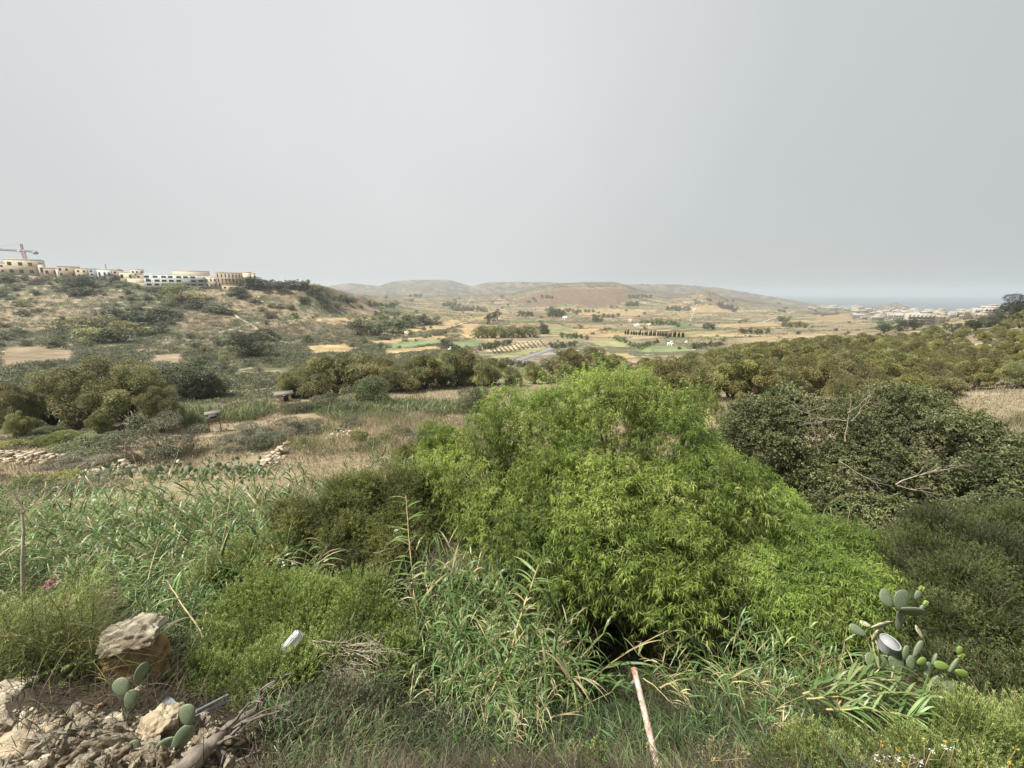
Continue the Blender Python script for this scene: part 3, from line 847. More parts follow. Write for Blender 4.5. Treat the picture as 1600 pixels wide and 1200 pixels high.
def tree_mesh(seed, h=6.0, rx=2.6, nl=14, nleaf=5200, ls=.2, trunk=.13, low=.35, split=True, mats=None, tone=.5):
    rng = np.random.default_rng(seed)
    zc = h * (low + 1) / 2; rz = h * (1 - low) / 2
    L = lobes_of(rng, nl, rx, rz, 0, zc)
    top = (L[:, 2] + L[:, 5]).max()
    L[:, 2] *= h / top
    gc = Geo()
    P, Nn, I = shell(L, nleaf, rng, .55, .3)
    d = Nn * .6 + rng.normal(0, .6, P.shape); d[:, 2] -= .1
    var = np.clip(rng.normal(tone, .2, nleaf) + rng.normal(0, .13, len(L))[I], 0, 1)
    leaves(gc, P, d, ls * rng.uniform(.7, 1.5, nleaf), ls * rng.uniform(.35, .65, nleaf), rng, var, bend=.2)
    gt = gc if not split else Geo()
    mt = 1 if not split else 0
    for k in range(rng.integers(1, 4)):
        off = rng.normal(0, .18, 3); off[2] = 0
        tube(gt, [off + [0, 0, -.5], off * 1.2 + [0, 0, h * low * .5], off * 1.8 + [0, 0, h * low * 1.1]], [trunk * 1.3, trunk, trunk * .8], 6, mat=mt)
    limbs(gt, L, (0, 0, h * low * .6), rng, trunk * .6, 4, mat=mt)
    if split: return gc.mesh('crown', mats[0]), gt.mesh('trunk', mats[1])
    return gc.mesh('tree', mats)


def put2(name, pr, q, s, rz, label, cat, group=None):
    t = thing(name, label, cat, q, rz, group)
    t.scale = [float(c) for c in s]
    for nm, me in zip(('crown', 'trunk'), pr):
        link(bpy.data.objects.new(nm, me), t)
    return t


def put1(name, me, q, s, rz, label, cat, group=None):
    o = bpy.data.objects.new(name, me)
    o.location = [float(c) for c in q]; o.rotation_euler = (0, 0, rz); o.scale = [float(c) for c in s]
    link(o)
    return setp(o, label, cat, group)


def top_at(u, vt, D):
    """ground point under a crown whose top shows at u,vt,D and the height it needs"""
    p = pix(u, vt, D)
    z = float(H(p[0], p[1]))
    return np.array([p[0], p[1], z]), p[2] - z


AC = [tree_mesh(100 + k, 6, [3.0, 3.4, 2.8, 3.2][k], [24, 28, 22, 26][k], 15000, .19, low=-.08, mats=[M['acacia' if k % 2 else 'acacia_y'], M['barkd']]) for k in range(4)]
BIG = [tree_mesh(120 + k, 7, 3.2, 34, 30000, .145, low=-.02, mats=[M['acacia'], M['barkd']]) for k in range(2)]
DK = [tree_mesh(130 + k, 5, 3.0, 22, 12000, .18, low=-.1, mats=[M['scrub'], M['barkd']]) for k in range(2)]
GB = [tree_mesh(140 + k, 3, 2.0, 14, 11000, .09, low=-.1, trunk=.06, mats=[M['scrub_g'], M['bark']]) for k in range(2)]
GW = [tree_mesh(144, 4, 2.4, 18, 11000, .13, low=-.1, mats=[M['reedbed'], M['bark']])]
PN = [tree_mesh(146 + k, 7, 3.6, 20, 12000, .2, low=-.05, mats=[M['pine'], M['barkd']]) for k in range(2)]
LB = [tree_mesh(150 + k, 1.5, 1.5, 16, 11000, .075, low=-.15, trunk=.04, mats=[M[['scrub', 'olive', 'scrub_g'][k]], M['bark']]) for k in range(3)]
# small far ones: one mesh, crown and stem
FAR = {
    'dark': [tree_mesh(200 + k, 4, 2.3, 11, 900, .42, low=-.1, split=False, mats=[M['scrub'], M['barkd']]) for k in range(4)],
    'grey': [tree_mesh(210 + k, 3, 2.2, 10, 800, .36, low=-.15, split=False, mats=[M['scrub_g'], M['barkd']]) for k in range(3)],
    'olive': [tree_mesh(220 + k, 5, 2.8, 12, 1100, .42, low=-.05, split=False, mats=[M['acacia'], M['barkd']]) for k in range(3)],
    'bright': [tree_mesh(230 + k, 3, 2.2, 10, 800, .36, low=-.15, split=False, mats=[M['scrub_b'], M['barkd']]) for k in range(2)],
    'pine': [tree_mesh(236 + k, 8, 2.8, 12, 1100, .45, low=.0, split=False, mats=[M['pine'], M['barkd']]) for k in range(2)],
}


def cyp(seed):
    rng = np.random.default_rng(seed); g = Geo(); n = 700
    z = rng.uniform(.05, 1, n); th = rng.uniform(0, 2 * PI, n)
    r = np.interp(z, [0, .15, .5, 1], [.3, .55, .5, .03]) * rng.uniform(.6, 1.1, n)
    P = np.stack([r * np.cos(th), r * np.sin(th), z * 7], -1)
    d = np.stack([np.cos(th) * .4, np.sin(th) * .4, np.ones(n)], -1)
    leaves(g, P, d, .6, .25, rng, rng.uniform(0, .8, n), bend=0)
    tube(g, [(0, 0, -.5), (0, 0, 6)], [.12, .03], 5, mat=1)
    return g.mesh('cypress', [M['pine'], M['barkd']])


CY = [cyp(1), cyp(2)]


def palm_mesh(seed):
    rng = np.random.default_rng(seed); g = Geo(); n = 34
    th = rng.uniform(0, 2 * PI, n); el = rng.uniform(-.2, 1.2, n)
    d = np.stack([np.cos(th) * np.cos(el), np.sin(th) * np.cos(el), np.sin(el)], -1)
    strips(g, np.tile([0, 0, 6.0], (n, 1)), d, rng.uniform(1.8, 2.6, n), .5, .55, 4, rng, rng.uniform(0, .8, n))
    tube(g, [(0, 0, -1), (.1, 0, 3), (0, 0, 6.1)], [.25, .2, .22], 6, mat=1)
    return g.mesh('palm_tree', [M['pine'], M['bark']])


PM = [palm_mesh(1), palm_mesh(2)]
rs_ = np.random.default_rng(77)


def rr(a=0, b=2 * PI): return float(rs_.uniform(a, b))


# left tree group
for k, (u, vt, D, sx) in enumerate([(-45, 585, 32, 1.0), (12, 598, 30, .85), (62, 580, 33, 1.0), (133, 558, 32, 1.05), (192, 568, 31.5, .95), (236, 604, 30.5, .75), (25, 642, 27.5, .7), (150, 640, 29, .7)]):
    q, h = top_at(u, vt, D)
    s = max(h, 2) / 7
    lb = ['olive green tree cut by the left edge of the picture', 'broad olive tree second from the left edge with dense crown', 'tall olive tree left of the tallest one in the left group', 'tallest olive tree of the left group with rounded top',
          'olive tree right of the tallest one with visible dark limbs', 'small olive tree at the right end of the left group', 'low bushy olive tree in front of the left group near the rubble wall', 'low leafy tree in front of the tallest olive tree'][k]
    put2('olive_green_tree', BIG[k % 2], q, (s * sx * 1.05, s * sx * 1.05, s), rr(), lb, 'tree', 'trees of the left group')

# mid-ground single trees and bushes: proto list, u, top row, depth, width px, label, name
MID = [
    (DK[0], 288, 568, 55, 92, 'round dark green tree alone right of the left tree group', 'round_tree', 'tree'),
    (DK[1], 318, 580, 57, 50, 'smaller dark bush against the right side of the round dark tree', 'dark_bush', 'bush'),
    (DK[0], 392, 514, 128, 72, 'big round dark bush on the left slope below the pale path', 'dark_bush', 'bush'),
    (GB[0], 248, 645, 22, 105, 'large grey brown twiggy bush left of the hide on legs', 'grey_bush', 'bush'),
    (GB[1], 398, 662, 25, 90, 'grey twiggy bush right of the hide on legs', 'grey_bush', 'bush'),
    (GB[0], 372, 678, 24, 70, 'grey bush beside the foot of the hide ladder', 'grey_bush', 'bush'),
    (GB[1], 440, 655, 28, 80, 'grey green bush above the broken stone wall', 'grey_bush', 'bush'),
    (LB[0], 135, 681, 23, 95, 'low dark green bush in front of the pale rocks', 'low_bush', 'bush'),
    (LB[1], 75, 678, 25, 90, 'low olive bush above the left rubble wall', 'low_bush', 'bush'),
    (LB[2], 105, 717, 20, 85, 'low grey bush between the two rubble heaps', 'low_bush', 'bush'),
    (LB[0], 190, 708, 20.5, 40, 'small dark bush beside the right rubble heap', 'low_bush', 'bush'),
    (LB[1], 30, 760, 15, 110, 'low dull green bush at the left edge behind the reeds', 'low_bush', 'bush'),
    (LB[2], 95, 762, 14.5, 90, 'grey green low bush behind the reeds at left', 'low_bush', 'bush'),
    (GW[0], 572, 588, 44, 88, 'pale grey green rounded willow in front of the tree row', 'grey_willow', 'bush'),
    (GW[0], 745, 606, 40, 80, 'grey green bush just left of the big bright bush top', 'grey_willow', 'bush'),
    (LB[0], 500, 618, 43, 60, 'dark green bush right of the flat-roofed shed', 'low_bush', 'bush'),
    (LB[1], 685, 672, 21, 60, 'olive bush at the left shoulder of the big bright bush', 'low_bush', 'bush'),
    (LB[1], 640, 690, 19, 60, 'small olive bush above the reeds left of the bright bush', 'low_bush', 'bush'),
]
for pr, u, vt, D, wp, lb, nm, ct in MID:
    q, h = top_at(u, vt, D)
    me = pr[0]; bb = np.array([v.co for v in me.vertices]) if False else None
    hh = 7 if pr in BIG else (5 if pr in DK else (3 if pr in GB else (4 if pr in GW else 1.5)))
    rw = {7: 3.0, 5: 3.0, 3: 2.0, 4: 2.4, 1.5: 1.5}[hh]
    sxy = wp * D / F / 2 / rw * 1.02
    put2(nm, pr, q, (sxy, sxy, max(h, .5) / hh), rr(), lb, ct, {'dark_bush': 'dark bushes', 'grey_bush': 'grey twiggy bushes', 'low_bush': 'low bushes of the middle ground', 'grey_willow': 'grey green willows'}.get(nm))

rb = np.random.default_rng(321)
for k in range(30):
    u = float(rb.uniform(-30, 730)); v = float(rb.uniform(640, 705))
    if 410 < u < 470 and v > 690: continue
    q = at(u, v)
    if q is None: continue
    D = q[1] * cp - (q[2] - CZ) * sp
    wp = float(rb.uniform(26, 60)); s = wp * D / F / 3.1
    pr = LB[int(rb.integers(0, 3))]
    put2('low_bush', pr, q, (s, s, s * float(rb.uniform(.6, 1.0))), rr(), ['dark', 'olive', 'grey'][LB.index(pr)] + ' low bush scattered on the dry slope, ' + ('left of the hide' if u < 300 else ('between the hide and the broken walls' if u < 520 else 'left of the big bright bush top')), 'bush', 'low bushes of the middle ground')
# tree row across the middle
ROWT = [(452, 582, 56, 'brown'), (478, 570, 57, 'brown'), (520, 556, 58, ''), (552, 549, 60, ''), (590, 558, 60, ''), (625, 562, 60, ''), (660, 556, 62, ''), (690, 548, 64, ''), (716, 545, 66, ''), (745, 556, 66, ''),
        (770, 560, 68, ''), (800, 572, 66, ''), (835, 566, 70, ''), (868, 558, 72, ''), (900, 543, 76, ''), (932, 541, 76, ''), (955, 552, 74, ''), (985, 566, 70, ''), (1010, 560, 70, '')]
for k, (u, vt, D, c) in enumerate(ROWT):
    q, h = top_at(u, vt, D)
    s = max(h, 3.5) / 6
    side = 'left end, brownish and sparse,' if k < 2 else ('left half above the reed bed' if u < 640 else ('middle just left of the bright bush' if u < 760 else ('part behind the bright bush top' if u < 880 else 'tall part above the bright bush')))
    put2('olive_green_tree', AC[k % 4], q, (s * rr(1.0, 1.25), s * rr(1.0, 1.25), s), rr(), 'olive tree in the %s of the middle row' % side, 'tree', 'trees of the middle row')

# the wood on the right
n_w = 0
wood = []
for vt, D, u0, u1, st in [(508, 150, 1450, 1640, 26), (518, 132, 1225, 1640, 28), (526, 112, 1170, 1640, 30), (532, 92, 1130, 1640, 34), (538, 77, 1090, 1640, 38), (546, 64, 1050, 1640, 42), (553, 54, 1030, 1650, 48), (562, 46, 1020, 1660, 54), (590, 39, 1330, 1670, 62)]:
    st *= .74; u = u0
    while u < u1:
        edge_ = np.interp(u, [1030, 1120, 1200, 1300, 1400, 1480, 1560, 1640], [560, 545, 532, 520, 511, 506, 502, 494])
        wood.append((u + rr(-10, 10), max(vt + rr(-5, 5), edge_ + rr(-2, 3)), D * rr(.95, 1.05)))
        u += st
for k, (u, vt, D) in enumerate(wood):
    q, h = top_at(u, vt, D)
    h = float(np.clip(h, 3.0, 8.5)); s = h / 6
    row = 'back rows' if D > 100 else ('middle rows' if D > 58 else 'front row')
    wh = 'left end' if u < 1200 else ('left half' if u < 1350 else ('right half' if u < 1500 else 'right end by the edge'))
    put2('acacia_tree', AC[(k * 7 + k // 3) % 4], q, (s * rr(.85, 1.15), s * rr(.85, 1.15), s), rr(), 'olive acacia in the %s of the right wood, %s' % (row, wh), 'tree', 'acacias of the right wood')
# darker pines and carobs above the wood
for k, (u, vt, D, lb) in enumerate([(1385, 502, 190, 'dark pine at the left of the clump in front of the town'), (1410, 498, 190, 'dark pine in the middle of the clump in front of the town'), (1432, 498, 188, 'dark pine at the right of the clump in front of the town'),
                                    (1500, 505, 135, 'dark round tree left of the bare ochre bank'), (1530, 494, 132, 'dark round tree in the middle above the ochre bank'), (1558, 498, 128, 'dark round tree right above the ochre bank'),
                                    (1560, 488, 150, 'dark pine lowest on the right skyline'), (1580, 474, 148, 'dark pine in the middle of the right skyline slope'), (1602, 458, 146, 'tallest dark pine at the right edge of the skyline'), (1630, 450, 148, 'dark pine beyond the right edge')]):
    q, h = top_at(u, vt, D)
    s = float(np.clip(h, 4, 11)) / 7
    put2('dark_pine', PN[k % 2], q, (s * 1.0, s * 1.0, s), rr(), lb, 'tree', 'dark pines on the right')

# left hillside scrub
SKY = (ROWS[11][0], ROWS[11][1])
FW = [poly_world(pts) for _, pts in FIELDS[11:17]]
n = 0
cnts = {}
tries = 0
hill_list = [(285, 470, 62, 'olive', 28), (268, 478, 40, 'olive', 20), (160, 520, 60, 'olive', 28), (120, 522, 60, 'olive', 26), (200, 526, 60, 'olive', 26), (190, 535, 56, 'dark', 22), (150, 535, 60, 'olive', 26), (240, 522, 50, 'dark', 20), (225, 505, 60, 'dark', 22), (260, 500, 50, 'dark', 22), (180, 500, 55, 'dark', 20), (140, 448, 50, 'pine', 18), (118, 450, 40, 'dark', 16), (172, 442, 34, 'pine', 14), (130, 462, 40, 'dark', 14),
             (388, 452, 42, 'pine', 20), (375, 462, 30, 'dark', 14), (410, 450, 34, 'dark', 14), (435, 452, 36, 'dark', 14), (455, 452, 30, 'pine', 14), (480, 452, 36, 'dark', 15), (495, 462, 30, 'dark', 16), (10, 440, 40, 'dark', 14), (345, 490, 50, 'dark', 18), (310, 483, 44, 'dark', 16), (560, 524, 44, 'dark', 24), (590, 524, 44, 'dark', 22), (615, 520, 44, 'dark', 22), (640, 512, 44, 'dark', 20), (660, 508, 44, 'dark', 18), (675, 507, 34, 'dark', 14)]
spots = [(u, v, w_, kd, h_, 'big') for u, v, w_, kd, h_ in hill_list]
while len(spots) < 290 and tries < 6000:
    tries += 1
    u = rr(-40, 640)
    v0 = np.interp(u, SKY[0], SKY[1]) + 6
    v = v0 + (600 - v0) * rr(0, 1) ** 1.35
    if u > 500 and v > 545: continue
    dens = np.interp(u, [-40, 200, 400, 640], [1, .9, .6, .5]) * (1 if v < 545 else .6)
    if rr(0, 1) > dens or float(fbm(np.array([u]), np.array([v * 1.6]), 55, 3)[0]) < -.12: continue
    w_ = rr(8, 24) * np.interp(v, [440, 600], [.75, 1.35])
    kd = ['dark', 'dark', 'olive', 'grey', 'bright', 'dark', 'grey'][int(rr(0, 6.99))]
    spots.append((u, v, w_, kd, w_ * rr(.38, .6), ''))
for u, v, w_, kd, h_, big in spots:
    q = at(u, v)
    if q is None: continue
    if not big and any(len(P) > 2 and inpoly(q[None, 0], q[None, 1], P)[0] for P in FW): continue
    D = q[1] * cp - (q[2] - CZ) * sp
    if D > 900 or D < 40: continue
    me = FAR[kd][int(rr(0, len(FAR[kd]) - .01))]
    dm = np.array(me['dim']) if 'dim' in me else None
    if dm is None:
        cc_ = np.empty(len(me.vertices) * 3, np.float32); me.vertices.foreach_get('co', cc_); cc_ = cc_.reshape(-1, 3)
        dm = np.array([np.ptp(cc_[:, 0]), cc_[:, 2].max()]); me['dim'] = [float(dm[0]), float(dm[1])]
    sx = w_ * D / F / dm[0]; sz = h_ * D / F / dm[1]
    where = ('just below the ridge buildings' if v < 470 else ('high on the left slope' if v < 505 else ('half way down the left slope' if v < 550 else 'at the foot of the left slope')))
    where2 = 'at the far left' if u < 110 else ('left of the big round bush' if u < 370 else ('beside the pale path' if u < 470 else 'towards the valley fields'))
    word = {'dark': 'dark green', 'olive': 'olive green', 'grey': 'grey green', 'bright': 'bright green', 'pine': 'blackish green'}[kd]
    put1('hillside_shrub', me, q, (sx, sx, sz), rr(), '%s %sshrub %s, %s' % (word, 'large ' if big else '', where, where2), 'shrub', 'shrubs of the left hillside')
for k, u in enumerate([427, 447, 453, 461, 466, 474, 482]):
    q = at(u, np.interp(u, SKY[0], SKY[1]) + 2.0)
    s = rr(.55, .75)
    put1('palm_tree', PM[k % 2], q, (s, s, s), rr(), 'small dark palm on the ridge crest right of the buildings, number counted from left'.replace(', number counted from left', ''), 'palm tree', 'palms on the ridge crest')

# hedges and copses of the valley: ends of the base line, height px, count, kind
CL = [(745, 528, 838, 527, 17, 14, 'olive'), (690, 540, 725, 556, 12, 6, 'dark'), (748, 548, 800, 538, 9, 9, 'dark'), (760, 508, 780, 500, 16, 5, 'pine'), (848, 522, 850, 521, 14, 2, 'dark'), (808, 494, 832, 494, 8, 4, 'dark'),
      (855, 495, 880, 495, 14, 5, 'dark'), (885, 488, 930, 488, 6, 7, 'dark'), (925, 497, 968, 496, 6, 6, 'dark'), (925, 503, 940, 503, 8, 3, 'dark'), (980, 466, 1018, 465, 6, 6, 'dark'), (978, 478, 998, 478, 7, 4, 'dark'), (1040, 484, 1078, 486, 7, 6, 'dark'),
      (1120, 478, 1150, 488, 8, 6, 'dark'), (1100, 514, 1115, 515, 9, 3, 'dark'), (1155, 521, 1175, 521, 8, 3, 'dark'), (1180, 522, 1200, 522, 8, 3, 'dark'), (845, 465, 865, 466, 5, 4, 'dark'), (705, 485, 760, 487, 8, 9, 'grey'), (690, 478, 720, 478, 6, 5, 'grey'),
      (520, 470, 560, 475, 9, 6, 'dark'), (575, 478, 620, 482, 8, 7, 'dark'), (640, 464, 660, 464, 5, 4, 'dark'), (1010, 507, 1060, 508, 8, 8, 'bright'), (1000, 545, 1030, 535, 8, 5, 'dark'), (875, 528, 920, 530, 8, 6, 'dark'), (860, 545, 900, 540, 9, 6, 'dark'),
      (1220, 510, 1260, 512, 8, 6, 'dark'), (1270, 492, 1310, 492, 5, 6, 'grey'), (1215, 488, 1228, 488, 5, 3, 'dark'), (870, 555, 900, 556, 9, 5, 'dark'), (960, 530, 1000, 545, 7, 6, 'bright'), (1080, 545, 1130, 540, 9, 6, 'dark'), (1215, 502, 1230, 505, 9, 3, 'dark'),
      (540, 500, 660, 498, 7, 10, 'olive'), (600, 490, 625, 496, 7, 5, 'dark'), (660, 530, 700, 520, 7, 5, 'grey'), (780, 568, 830, 575, 10, 6, 'dark')]
for ci, (u0, v0, u1, v1, hp, cn_, kd) in enumerate(CL):
    for k in range(cn_):
        f = (k + .5) / cn_
        q = at(u0 + (u1 - u0) * f + rr(-1, 1), v0 + (v1 - v0) * f + rr(-.7, .7))
        if q is None: continue
        D = q[1] * cp - (q[2] - CZ) * sp
        me = FAR[kd][int(rr(0, len(FAR[kd]) - .01))]
        hz = {'dark': 4, 'grey': 3, 'olive': 5, 'bright': 3, 'pine': 8}[kd]
        s = hp * D / F / hz * rr(.8, 1.15)
        wide = max(1.0, abs(u1 - u0) * D / F / cn_ / 4.0 / max(s, .01)) if cn_ > 2 else 1.0
        area = 'left part' if u0 < 700 else ('centre' if u0 < 900 else ('right part' if u0 < 1120 else 'far right'))
        dist = 'near' if D < 250 else ('middle' if D < 600 else 'far')
        put1('valley_tree', me, q, (s * min(wide, 1.5), s * min(wide, 1.5), s), rr(), '%s tree in a copse of the %s valley, %s' % ({'dark': 'dark green', 'grey': 'grey green', 'olive': 'olive', 'bright': 'bright green', 'pine': 'tall blackish'}[kd], dist, area), 'tree', 'hedge and copse trees in the valley')
for k in range(30):
    f = (k + rr(-.4, .4)) / 29
    u = 976 + 92 * f; q = at(u, 523 + 5 * f)
    D = q[1] * cp - (q[2] - CZ) * sp
    s = (7.5 + 2.2 * f) * D / F / 7 * rr(.9, 1.1)
    put1('cypress', CY[k % 2], q, (s * 1.5, s * 1.5, s * rr(.75, 1.1)), rr(), 'dark slender cypress in the straight row beside the green valley fields', 'tree', 'cypresses in a row')
# scattered little valley bushes
for k in range(120):
    u = rr(540, 1330); v = rr(466, 548)
    q = at(u, v)
    if q is None: continue
    D = q[1] * cp - (q[2] - CZ) * sp
    if D > 1800: continue
    kd = ['dark', 'grey', 'olive', 'bright'][int(rr(0, 3.99))]
    me = FAR[kd][0]
    s = rr(2.5, 6) * D / F / 4
    put1('valley_bush', me, q, (s * 1.3, s * 1.3, s), rr(), 'small lone %s bush between the valley fields, %s' % ({'dark': 'dark', 'grey': 'grey', 'olive': 'olive', 'bright': 'bright green'}[kd], 'left' if u < 750 else ('centre' if u < 1000 else 'right')), 'bush', 'lone bushes of the valley')
# young orchard trees in rows on the pale field
for r in range(4):
    for k in range(13):
        f = (k + .5) / 13
        q = at(762 + 85 * f + r * 2.5, 545.5 - 12.5 * f + r * 2.6)
        if q is None: continue
        put1('orchard_tree', FAR['grey'][k % 3], q, (.3, .3, .3), rr(), 'small round orchard tree planted in a row on the pale field', 'tree', 'young orchard trees in rows')


def ribbon(name, pts, wd, mat, lift=.05):
    P = np.array([at(u, v) for u, v in pts])
    seg = []
    for a, b in zip(P[:-1], P[1:]):
        m_ = max(2, int(np.linalg.norm(b - a) / 3))
        seg.append(a + (b - a) * np.linspace(0, 1, m_, endpoint=False)[:, None])
    P = np.concatenate(seg + [P[-1:]])
    t = norm(np.gradient(P[:, :2], axis=0)); nn = np.stack([-t[:, 1], t[:, 0]], -1)
    wv = wd * (.8 + .4 * vnoise(np.arange(len(P)) / 4.0, np.zeros(len(P)), 3))[:, None]
    A_ = P[:, :2] + nn * wv / 2; B_ = P[:, :2] - nn * wv / 2
    V = np.concatenate([np.c_[A_, H(A_[:, 0], A_[:, 1]) + lift], np.c_[B_, H(B_[:, 0], B_[:, 1]) + lift]])
    n_ = len(P); i = np.arange(n_ - 1)
    g = Geo(); g.add(V, np.stack([i, i + 1, n_ + i + 1, n_ + i], -1)[:, ::-1])
    return setp(g.build(name, mat), kind='structure')


pth = surfmat('pale_track', (.32, .27, .19), (.44, .38, .28), .6, .95, bump=0)
ribbon('path', [(363, 488), (372, 497), (392, 507), (410, 520), (440, 534), (455, 538)], 1.6, pth, .25)
ribbon('path', [(405, 463), (400, 470), (412, 472)], 1.5, pth, .25)
ribbon('path', [(735, 502), (720, 506), (690, 515)], 3.0, pth, .3)
ribbon('path', [(1090, 470), (1084, 488), (1078, 502)], 1.6, pth, .4)
ribbon('path', [(737, 463), (733, 471), (730, 476)], 2.2, pth, .5)
ribbon('path', [(1300, 480), (1240, 486), (1130, 512), (1075, 506)], 2.5, pth, .3)
road = surfmat('grey_road', (.16, .15, .135), (.22, .205, .185), .5, .9, bump=0)
ribbon('road', [(800, 566), (830, 556), (858, 546), (870, 540)], 4.0, road, .15)

# ------------------------------------------------------------------ near vegetation
RT, UPV, BK = np.array([1.0, 0, 0]), np.array([0, sp, cp]), np.array([0, -cp, sp])
rn = np.random.default_rng(11)


def L3(lst):
    """crown lobes given as photo column, row, depth, radius in metres (and flattening)"""
    out = []
    for l in lst:
        p = pix(l[0], l[1], l[2]); r = l[3]; f = l[4] if len(l) > 4 else .85
        out.append((*p, r, r, r * f))
    return np.array(out)


def twigs(P, d, L, m, rng, droop=.25):
    """points along curved twigs: (n,m,3) and their directions"""
    t = np.linspace(.12, 1, m)
    n = len(P)
    L = np.broadcast_to(L, (n,))
    Q = P[:, None] + d[:, None] * (L[:, None] * t[None])[..., None]
    Q[..., 2] -= droop * L[:, None] * t[None] ** 2
    dd = d[:, None] - np.array([0, 0, 1.0]) * (2 * droop * t)[None, :, None]
    return Q, norm(dd)


def shoots(g, P, d, L, m, ll, lw, rng, tone, droop=.3, spread=.9, bend=.25, tuft=0, stem=None, leafdrop=.15):
    n = len(P)
    Q, dd = twigs(P, d, L, m, rng, droop)
    ph = rng.uniform(0, 2 * PI, (n, 1)) + np.arange(m)[None] * 2.4
    ref = norm(np.cross(dd, np.array([.3, .2, 1.0]) + rng.normal(0, .1, (n, 1, 3))))
    bi = np.cross(dd, ref)
    ld = dd * (1.1 - spread * .6) + (ref * np.cos(ph)[..., None] + bi * np.sin(ph)[..., None]) * spread
    ld[..., 2] -= leafdrop
    var = np.clip(tone[:, None] + rng.normal(0, .13, (n, m)), 0, 1)
    leaves(g, Q.reshape(-1, 3), ld.reshape(-1, 3), (ll * rng.uniform(.7, 1.25, (n, m))).ravel(), lw * rng.uniform(.8, 1.2, n * m), rng, var.ravel(), bend=bend)
    if tuft:
        b = np.repeat(Q[:, -1], tuft, 0); a = np.repeat(dd[:, -1], tuft, 0)
        ld = a * .7 + rng.normal(0, .6, b.shape); ld[:, 2] -= leafdrop
        leaves(g, b, ld, ll * rng.uniform(.6, 1.1, len(b)), lw, rng, np.clip(np.repeat(tone, tuft) + .12 + rng.normal(0, .1, len(b)), 0, 1), bend=bend)
    if stem is not None:
        w_ = .0025
        s = norm(np.cross(dd, np.array([0, 0, 1.0])))
        V = np.stack([Q - s * w_, Q + s * w_], 2)
        q1 = np.array([[2 * k, 2 * k + 1, 2 * k + 3, 2 * k + 2] for k in range(m - 1)])
        g.add(V.reshape(-1, 3), (np.arange(n)[:, None, None] * 2 * m + q1[None]).reshape(-1, 4), .35, stem)


def ground_under(p, dz=0.0):
    return np.array([p[0], p[1], float(H(p[0], p[1])) + dz])


def shrub(name, label, L, base, n, mats, fn, cat='shrub', nb=1, r0=.05, inner=.6, up=.3, group=None, branch=True, seed=1):
    rng = np.random.default_rng(seed)
    t = thing(name, label, cat, base, 0, group)
    LS = np.concatenate([sublobes(L, rng), L * [1, 1, 1, .8, .8, .8]])
    P, Nn, I = shell(LS, n, rng, inner, up)
    tone = np.clip(.45 + rng.normal(0, .2, len(LS))[I] + rng.normal(0, .1, n), 0, 1)
    g = Geo(); fn(g, P - base, Nn, tone, rng); g.build('foliage', mats[0], t)
    if branch:
        g = Geo(); LL = L.copy(); LL[:, :3] -= base
        limbs(g, LL, (0, 0, -.1), rng, r0, 5, nb)
        g.build('branches', mats[1], t, smooth=True)
    return t


# the big bright bush in the middle
WL = L3([(960, 690, 9.2, 1.55), (835, 700, 9.2, 1.35), (1040, 725, 8.7, 1.35), (745, 745, 8.7, 1.05), (900, 780, 7.8, 1.35), (1060, 800, 7.5, 1.25), (785, 825, 7.6, .85), (950, 860, 6.6, 1.0), (1120, 765, 8.2, 1.0),
         (860, 850, 6.6, .75), (1060, 885, 6.4, .8), (985, 895, 6.1, .6), (1135, 840, 7.4, .75), (735, 815, 8.2, .5), (900, 895, 6.4, .5), (1080, 640, 9.5, .5), (1000, 620, 9.6, .6), (880, 640, 9.8, .7), (790, 640, 9.8, .6), (700, 710, 9, .6), (1010, 920, 6.0, .42), (930, 620, 9.7, .7)])
wbase = ground_under(pix(960, 1010, 8.0), -.1)


def willow_fn(g, P, Nn, tone, rng):
    n = len(P)
    d = norm(Nn * .8 + np.array([0, 0, .35]) + rng.normal(0, .35, P.shape))
    shoots(g, P, d, rng.uniform(.2, .42, n), 12, .105, .0155, rng, tone, droop=.35, spread=.95, bend=.28, tuft=5, stem=1, leafdrop=.25)


t = shrub('willow_bush', 'huge bright green narrow-leaved bush filling the centre of the picture', WL, wbase, 16000, ([M['willow'], M['barkd']], M['barkd']), willow_fn, 'bush', 2, .07, .5, .25, seed=3)
# upright new shoots on its top
g = Geo(); k = 200
P, Nn, I = shell(WL, 4000, rn, .85, .8)
P = P[np.argsort(-P[:, 2])][:1100][rn.choice(1100, k, replace=False)] - wbase
d = norm(np.array([0, 0, 1.0]) + rn.normal(0, .28, (k, 3)))
shoots(g, P, d, rn.uniform(.3, .8, k), 22, .085, .013, rn, np.clip(rn.normal(.72, .1, k), 0, 1), droop=.06, spread=.8, bend=.2, tuft=4, stem=1)
g.build('young_shoots', [M['willow'], M['barkd']], t)

# the duller willow-leaved bush at its right foot
WL2 = L3([(1175, 770, 8.1, .55), (1195, 800, 7.9, .6), (1255, 850, 7.2, .65), (1225, 885, 6.8, .8), (1300, 925, 6.2, .75), (1190, 930, 6.3, .5), (1310, 865, 7.0, .55), (1250, 950, 6.0, .45), (1355, 905, 6.4, .42), (1160, 880, 6.6, .5)])
b2 = ground_under(pix(1250, 1060, 6.2), -.1)


def willow2_fn(g, P, Nn, tone, rng):
    n = len(P)
    d = norm(Nn * .8 + np.array([0, 0, .2]) + rng.normal(0, .45, P.shape))
    shoots(g, P, d, rng.uniform(.2, .45, n), 14, .085, .012, rng, tone, droop=.5, spread=.9, bend=.3, tuft=4, stem=1, leafdrop=.3)


shrub('willow_bush', 'yellowish green fine-leaved bush at the right foot of the huge bush', WL2, b2, 10500, ([M['willow'], M['barkd']], M['barkd']), willow2_fn, 'bush', 2, .04, .45, .2, seed=4)

